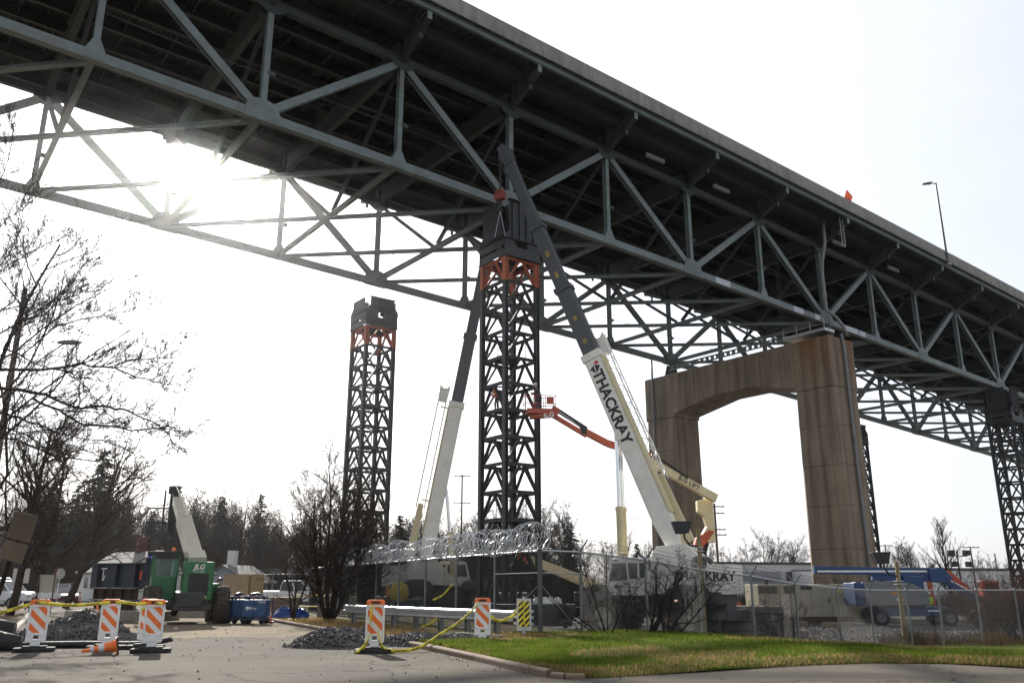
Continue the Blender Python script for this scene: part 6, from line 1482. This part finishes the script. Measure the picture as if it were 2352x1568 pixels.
flood('black floodlight on a wooden post above the blue lift',2082,38.5,1290,-1,.12,-.12)
r,b,h=pole('pole with four floodlights before the right-hand warehouse',2216,95,1264,.12,(),dkmetal,'flood_lamp'); r['category']='flood lamp'
MB().box((0,-.1,h-.6),(2.2,.1,.1)).build('crossarm',dkmetal,r)
for x in (-.95,.95):
    for z in (.35,-.9): MB().box((x+(0.15 if z<0 else 0),-.3,h-.6+z),(.75,.4,.6)).build('lamp_housing',black,r,.03)
# luminaire hanging among the branches from the cut-off pole
lh=at(160,786,32); r=thing('street_lamp','oval street light among the branches of the big bare tree','street lamp',pS[1],0); o_=V(pS[1]); q=lh-o_
m=MB(); m.path([(0.1,0,q.z-.6),(q.x*.5,q.y*.5,q.z+.15),(q.x*.9,q.y*.9,q.z+.12),q],.035,6); m.build('arm',galv,r)
m=MB(); m.lathe([(0,-.5),(.07,-.45),(.12,-.2),(.13,.1),(.09,.35),(0,.48)],q,(1,-.1,-.03),14); m.v=[(x,y,q.z+(z-q.z)*.75) for x,y,z in m.v]; m.build('lamp_head',M('lamp_dark',(.12,.12,.11),.5),r)
# ================================================================ BUILDINGS
sid=M('siding_white',(.62,.62,.60),.6,0,.05,1,dirt=(.45,.44,.42),damt=.3); sidg=M('siding_grey',(.25,.28,.30),.6,0,.06,1); rf=M('shingle',(.13,.12,.115),.9,0,.2,3,.3,15); brick=M('chimney_brick',(.10,.03,.028),.85,0,.2,6); whm=M('warehouse_white',(.78,.78,.77),.6,0,.05,.4,dirt=(.40,.39,.37),damt=.35,dscale=.3)
def house(label,p,rz,L,D_,h,rh,wall,chim):
    r=thing('house',label,'house',p,rz); MB().box((0,0,h/2),(L,D_,h)).build('wall',wall,r)
    for s_ in (-1,1): MB().prism([(-D_/2,0),(D_/2,0),(0,rh)],(s_*(L/2-.15)-.0,0,h),(0,1,0),(0,0,1),(s_*.15,0,0)).build('gable',wall,r)
    ro=bpy.data.objects.new('roof',None); C.objects.link(ro); ro.parent=r
    for s_ in (-1,1):
        a=V((0,s_*(D_/2+.4),h-.25)); b=V((0,0,h+rh)); d=(b-a); nn=V((0,-d.z,d.y)).normalized()*(1 if s_<0 else -1)
        MB().add([a+V((-L/2-.3,0,0)),a+V((L/2+.3,0,0)),b+V((L/2+.3,0,0)),b+V((-L/2-.3,0,0)),a+V((-L/2-.3,0,.14)),a+V((L/2+.3,0,.14)),b+V((L/2+.3,0,.14)),b+V((-L/2-.3,0,.14))],[(0,1,2,3),(7,6,5,4),(0,4,5,1),(1,5,6,2),(2,6,7,3),(3,7,4,0)]).build('roof_slope',rf,ro)
    MB().box((chim,0,h+rh*.6+.6),(.8,.8,rh+1.6)).build('chimney',brick if wall is sid else sid,ro)
    for x in (-L*.3,0.05*L,L*.3):
        w_=MB().box((x,-D_/2-.02,h*.62),(.95,.05,1.25)).build('window',signw,r); MB().box((x,-D_/2-.05,h*.62),(.8,.03,1.1)).build('pane',glass,w_)
    for y in (-D_*.2,D_*.2):
        w_=MB().box((L/2+.02,y,h*.62),(.05,.95,1.25)).build('window',signw,r); MB().box((L/2+.05,y,h*.62),(.03,.8,1.1)).build('pane',glass,w_)
    return r
house('white house with dark red chimney behind the girders',gp(298,86),R(-38),8,7,2.9,1.8,sid,1.0)
house('low grey-blue gabled house behind the tan plywood wall',gp(540,87),R(84),7,5.2,1.9,1.5,sidg,-1.5)
def shed(label,u0,u1,dep0,dep1,vt,extra=()):
    a,b=gp(u0,dep0),gp(u1,dep1); d=(b-a); L=math.hypot(d.x,d.y); rz=math.atan2(d.y,d.x); zt=CAMZ+ray(u0,vt).z/ray(u0,vt).y*a.y
    z0=min(a.z,b.z)-.2; h=zt-z0; r=thing('warehouse',label,'warehouse',((a.x+b.x)/2,(a.y+b.y)/2,z0),rz)
    n=int(L/6); 
    for k in range(n): MB().box((-L/2+L*(k+.5)/n,0,h/2),(L/n-.02,.3,h)).build('wall_panel',whm,r)
    MB().box((0,9,h-.15),(L,18,.2)).build('roof',rf,r); MB().box((0,-.2,h),(L+.3,.25,.35)).build('roof_edge',M('edge_dark',(.07,.06,.06),.6),r)
    for s_ in (-1,1): MB().box((s_*(L/2-.15),9,h/2-.1),(.28,17.6,h-.2)).build('end_wall',whm,r)
    for (x,z,wd,ht,mt,nm) in extra: MB().box((x*L,-.19,z),(wd,.08,ht)).build(nm,mt,r)
    return r
gdoor=M('roller_door',(.35,.36,.37),.6)
shed('long white warehouse with dark roof edge behind the blue lift and bare tree',2005,2420,112,128,1305,((.36,2.2,3.2,3.6,gdoor,'roller_door'),(-.43,2.0,9,3.2,M('shed_grey',(.22,.24,.27),.7),'cladding'),(-.33,4.5,.5,.35,dkmetal,'wall_lamp')))
w2=shed('white warehouse with grey canopy left of the pier leg',1625,1880,120,126,1292,((-.03,3.9,7.2,1.4,M('canopy_lilac',(.42,.42,.46),.6),'canopy_panel'),(.36,3.9,5.6,1.3,M('canopy_dark',(.10,.10,.11),.6),'canopy_panel'),(.22,1.5,6,1.2,dkmetal,'loading_dock')))
# ================================================================ SITE CLUTTER
ply=M('plywood',(.30,.22,.125),.8,0,.12,2,stretch=(1,1,.2))
a,b=gp(508,44.5),gp(566,41.5); d=b-a; L=d.length; r=thing('plywood_wall','tall tan plywood wall standing behind the telehandler and welders','wall',a,math.atan2(d.y,d.x))
for k in range(3): MB().box((L*(k+.5)/3,0,1.02),(L/3-.02,.06,2.05)).build('sheet',ply,r)
for k in range(4): MB().box((L*k/3,.1,1.0),(.1,.14,2.0)).build('stud',wood,r)
MB().box((L+.35,.28,1.02),(.7,.06,2.05),Matrix.Rotation(R(40),3,'Z')).build('sheet',ply,r)
fence('chain_link_fence','distant chain-link fence with barbed-wire arms behind the white pickup',[tuple(gp(u,dep))[:2] for u,dep in ((585,62),(622,61),(660,60),(698,59),(735,58))],2.3,'V')
def lump(name,label,cat,p,rx,ry,h,mat,seed):
    rr=random.Random(seed); r=thing(name,label,cat,p,0); vs=[];fs=[];N_=14;M_=7
    for i in range(M_+1):
        th=PI/2*i/M_
        for j in range(N_): a_=2*PI*j/N_; k=1+rr.uniform(-.14,.14); vs.append((rx*math.cos(a_)*math.cos(th)*k,ry*math.sin(a_)*math.cos(th)*k,h*math.sin(th)*(1+rr.uniform(-.1,.1))))
    fs=[(i*N_+j,i*N_+(j+1)%N_,(i+1)*N_+(j+1)%N_,(i+1)*N_+j) for i in range(M_) for j in range(N_)]
    m=MB(); m.add(vs,fs,False); m.build('cover',mat,r)
tarp=M('blue_tarpaulin',(.015,.06,.30),.25,0,.15,3)
lump('tarpaulin','crumpled blue tarpaulin bundle left of the thin sapling','tarpaulin',gp(652,37),.55,.4,.55,tarp,1)
lump('tarpaulin','smaller blue tarpaulin bundle right of the thin sapling','tarpaulin',gp(690,37.5),.4,.35,.5,tarp,2)
lump('sandbag','yellow bag lying on the verge by the blue tarpaulin','bag',gp(668,35.5),.32,.2,.14,M('bag_yellow',(.5,.33,.03),.7),3)
T=Tree(91,.06,.005,.16)
for dx,dy,l in ((-.25,.1,2.4),(.2,-.1,2.8),(.05,.2,2.2)): T.grow((0,0,-.05),(dx,dy,1),l,.06,0,[(6,8,.5,.6,.25),(5,5,.5,.6,.2),(4,4,.45,.6,.2),(3,0,0,0,0)])
T.obj('bare_sapling','thin forked sapling standing between the blue tarpaulins','tree',gp(672,36.4))
p=gp(620,39); r=thing('timber_stack','stack of pale timbers behind the welders and the upright cone','timber',p,R(5))
for z in range(4):
    for y in range(3): MB().box((.05*((z+y)%3),y*.3,.12+z*.24),(2.2,.28,.22)).build('timber',M('timber_pale',(.26,.20,.13),.85,0,.2,3,stretch=(.3,3,3)),r,.01)
yl=M('pipe_yellow',(.65,.50,.05),.5); r=thing('pipe_barrier','low yellow pipe barrier in front of the far worker','barrier',gp(705,43),R(-3))
m=MB(); 
for x in (-.6,.6): m.tube((x,0,0),(x,0,1.0),.035,n=8)
for z in (.45,1.0): m.tube((-.6,0,z),(1.6,0,z),.03,n=8)
m.build('rails',yl,r)
for u,lab in ((736,'grey concrete post left of the corner tree trunk'),(808,'grey concrete post right of the corner tree trunk')):
    r=thing('concrete_post',lab,'post',gp(u,38.5),0); MB().box((0,0,.45),(.3,.3,1.1)).build('shaft',kerbg,r,.03)
r=thing('drum','blue plastic drum perched behind the girder stack','drum',gp(339,40)+V((0,0,2.0)),0); MB().lathe([(0,0),(.3,0),(.31,.05),(.29,.3),(.31,.32),(.29,.6),(.31,.62),(.3,.88),(0,.9)],(0,0,0),n=18).build('shell',M('drum_blue',(.015,.05,.28),.4),r)
r=thing('scaffold','scaffold frame carrying the drum behind the girders','scaffold',gp(348,40),0)
m=MB()
for x in (-.6,.6):
    for y in (-.5,.5): m.tube((x,y,0),(x,y,2.6),.03,n=6)
for z in (1.2,1.9):
    for y in (-.5,.5): m.tube((-.6,y,z),(.6,y,z),.025,n=6)
m.build('frame',dkmetal,r); MB().box((0,0,1.96),(1.4,1.1,.06)).build('deck',wood,r)
r=thing('hose_reel','round yellow hose reel standing behind the chain-link fence','reel',gp(915,54),R(20)); MB().lathe([(0,-.2),(.62,-.2),(.65,-.12),(.6,0),(.65,.12),(.62,.2),(0,.2)],(0,0,1.35),(.3,-1,0),22).build('drum',yl,r)
m=MB(); m.box((0,0,.4),(.9,.5,.8)); m.build('stand',dkmetal,r)
r=thing('toolbox','green site toolbox behind the chain-link fence','toolbox',gp(942,55),R(8)); MB().box((0,0,.5),(2.0,1.0,1.0)).build('box',M('box_green',(.015,.07,.05),.5),r,.03)
r=thing('warning_panel','orange warning panel hanging on the far chain-link fence','sign',gp(888,43.5)+V((0,0,.95)),R(-60)); MB().box((0,0,.3),(.4,.02,.6)).build('panel',M('panel_amber',(.8,.33,.02),.5),r)
# excavator glimpsed through the right-hand thicket
p=gp(2300,66); r=thing('excavator','orange-red excavator glimpsed through the thicket behind the right-hand fence','excavator',p,R(175)); exo=M('excavator_orange',(.42,.07,.03),.5,0,.15,1.5,dirt=(.2,.06,.04),damt=.5)
for y in (-1.1,1.1): MB().prism([(-1.8,.25),(-1.5,0),(1.5,0),(1.8,.25),(1.8,.55),(1.5,.8),(-1.5,.8),(-1.8,.55)],(0,y-.25,0),(1,0,0),(0,0,1),(0,.5,0)).build('track',dkmetal,r)
rbox((-.4,0,1.75),(3.2,2.6,1.3),.3).build('house',exo,r,.06); rbox((.9,.8,2.2),(1.3,1.0,1.7),.15).build('cab',exo,r,.05); MB().box((.9,.28,2.4),(.9,.04,.9)).build('window',glass,r); MB().box((.9,1.31,2.4),(.9,.04,.9)).build('window',glass,r)
m=MB(); m.prism([(0,-.3),(.4,.1),(2.2,1.9),(3.9,1.6),(3.8,1.3),(2.4,1.4),(.6,-.4)],(1.2,-.2,1.9),(1,0,0),(0,0,1),(0,.4,0)); m.build('boom',exo,r,.03); m=MB(); m.prism([(0,0),(.35,.2),(.2,-2.2),(-.1,-2.2)],(4.9,-.15,3.2),(1,0,0),(0,0,1),(0,.3,0)); m.build('stick',exo,r,.03)
m=MB(); m.prism([(-.2,0),(.2,.1),(.5,-.5),(.2,-.95),(-.5,-.8),(-.2,-.5)],(5.0,-.5,1.1),(1,0,0),(0,0,1),(0,1.0,0)); m.build('bucket',dkmetal,r,.02)
# timber sleepers lying before the generator, and a dark pipe box in the yard
for k,(u,dep,lab) in enumerate(((1800,58,'long timber sleeper lying on the gravel before the generator'),(1925,56.5,'short timber sleeper lying on the gravel near the blue lift'))):
    r=thing('timber_sleeper',lab,'timber',gp(u,dep),R(8-5*k)); MB().box((0,0,.15),(3.4 if k==0 else 2.2,.3,.3)).build('beam',M('timber_pale',(.26,.20,.13)),r,.02)
# steel plates lying in the yard behind the object marker, dark skip
r=thing('steel_skip','low dark steel skip behind the object marker and corner post','skip',gp(1215,45),R(3)); m=MB(); m.prism([(-2.2,0),(2.2,0),(2.5,1.1),(-2.5,1.1)],(0,-.8,0),(1,0,0),(0,0,1),(0,1.6,0)); m.build('tub',M('skip_dark',(.05,.06,.06),.6,dirt=(.09,.06,.04)),r,.03)
for x in (-1.5,-.5,.5,1.5): MB().box((x,-.84,.55),(.08,.06,1.05)).build('rib',dkmetal,r)
# ================================================================ AIR
hz=MB().box((50,275,21.2),(906,856,48)); hm=bpy.data.materials.new('haze'); hm.use_nodes=True; t=hm.node_tree; t.nodes.remove(t.nodes['Principled BSDF'])
pv=t.nodes.new('ShaderNodeVolumePrincipled'); pv.inputs['Density'].default_value=.0002; pv.inputs['Anisotropy'].default_value=.94; pv.inputs['Color'].default_value=(.95,.97,1,1)
t.links.new(pv.outputs[0],t.nodes['Material Output'].inputs['Volume']); tag(hz.build('haze',hm),kind='stuff')
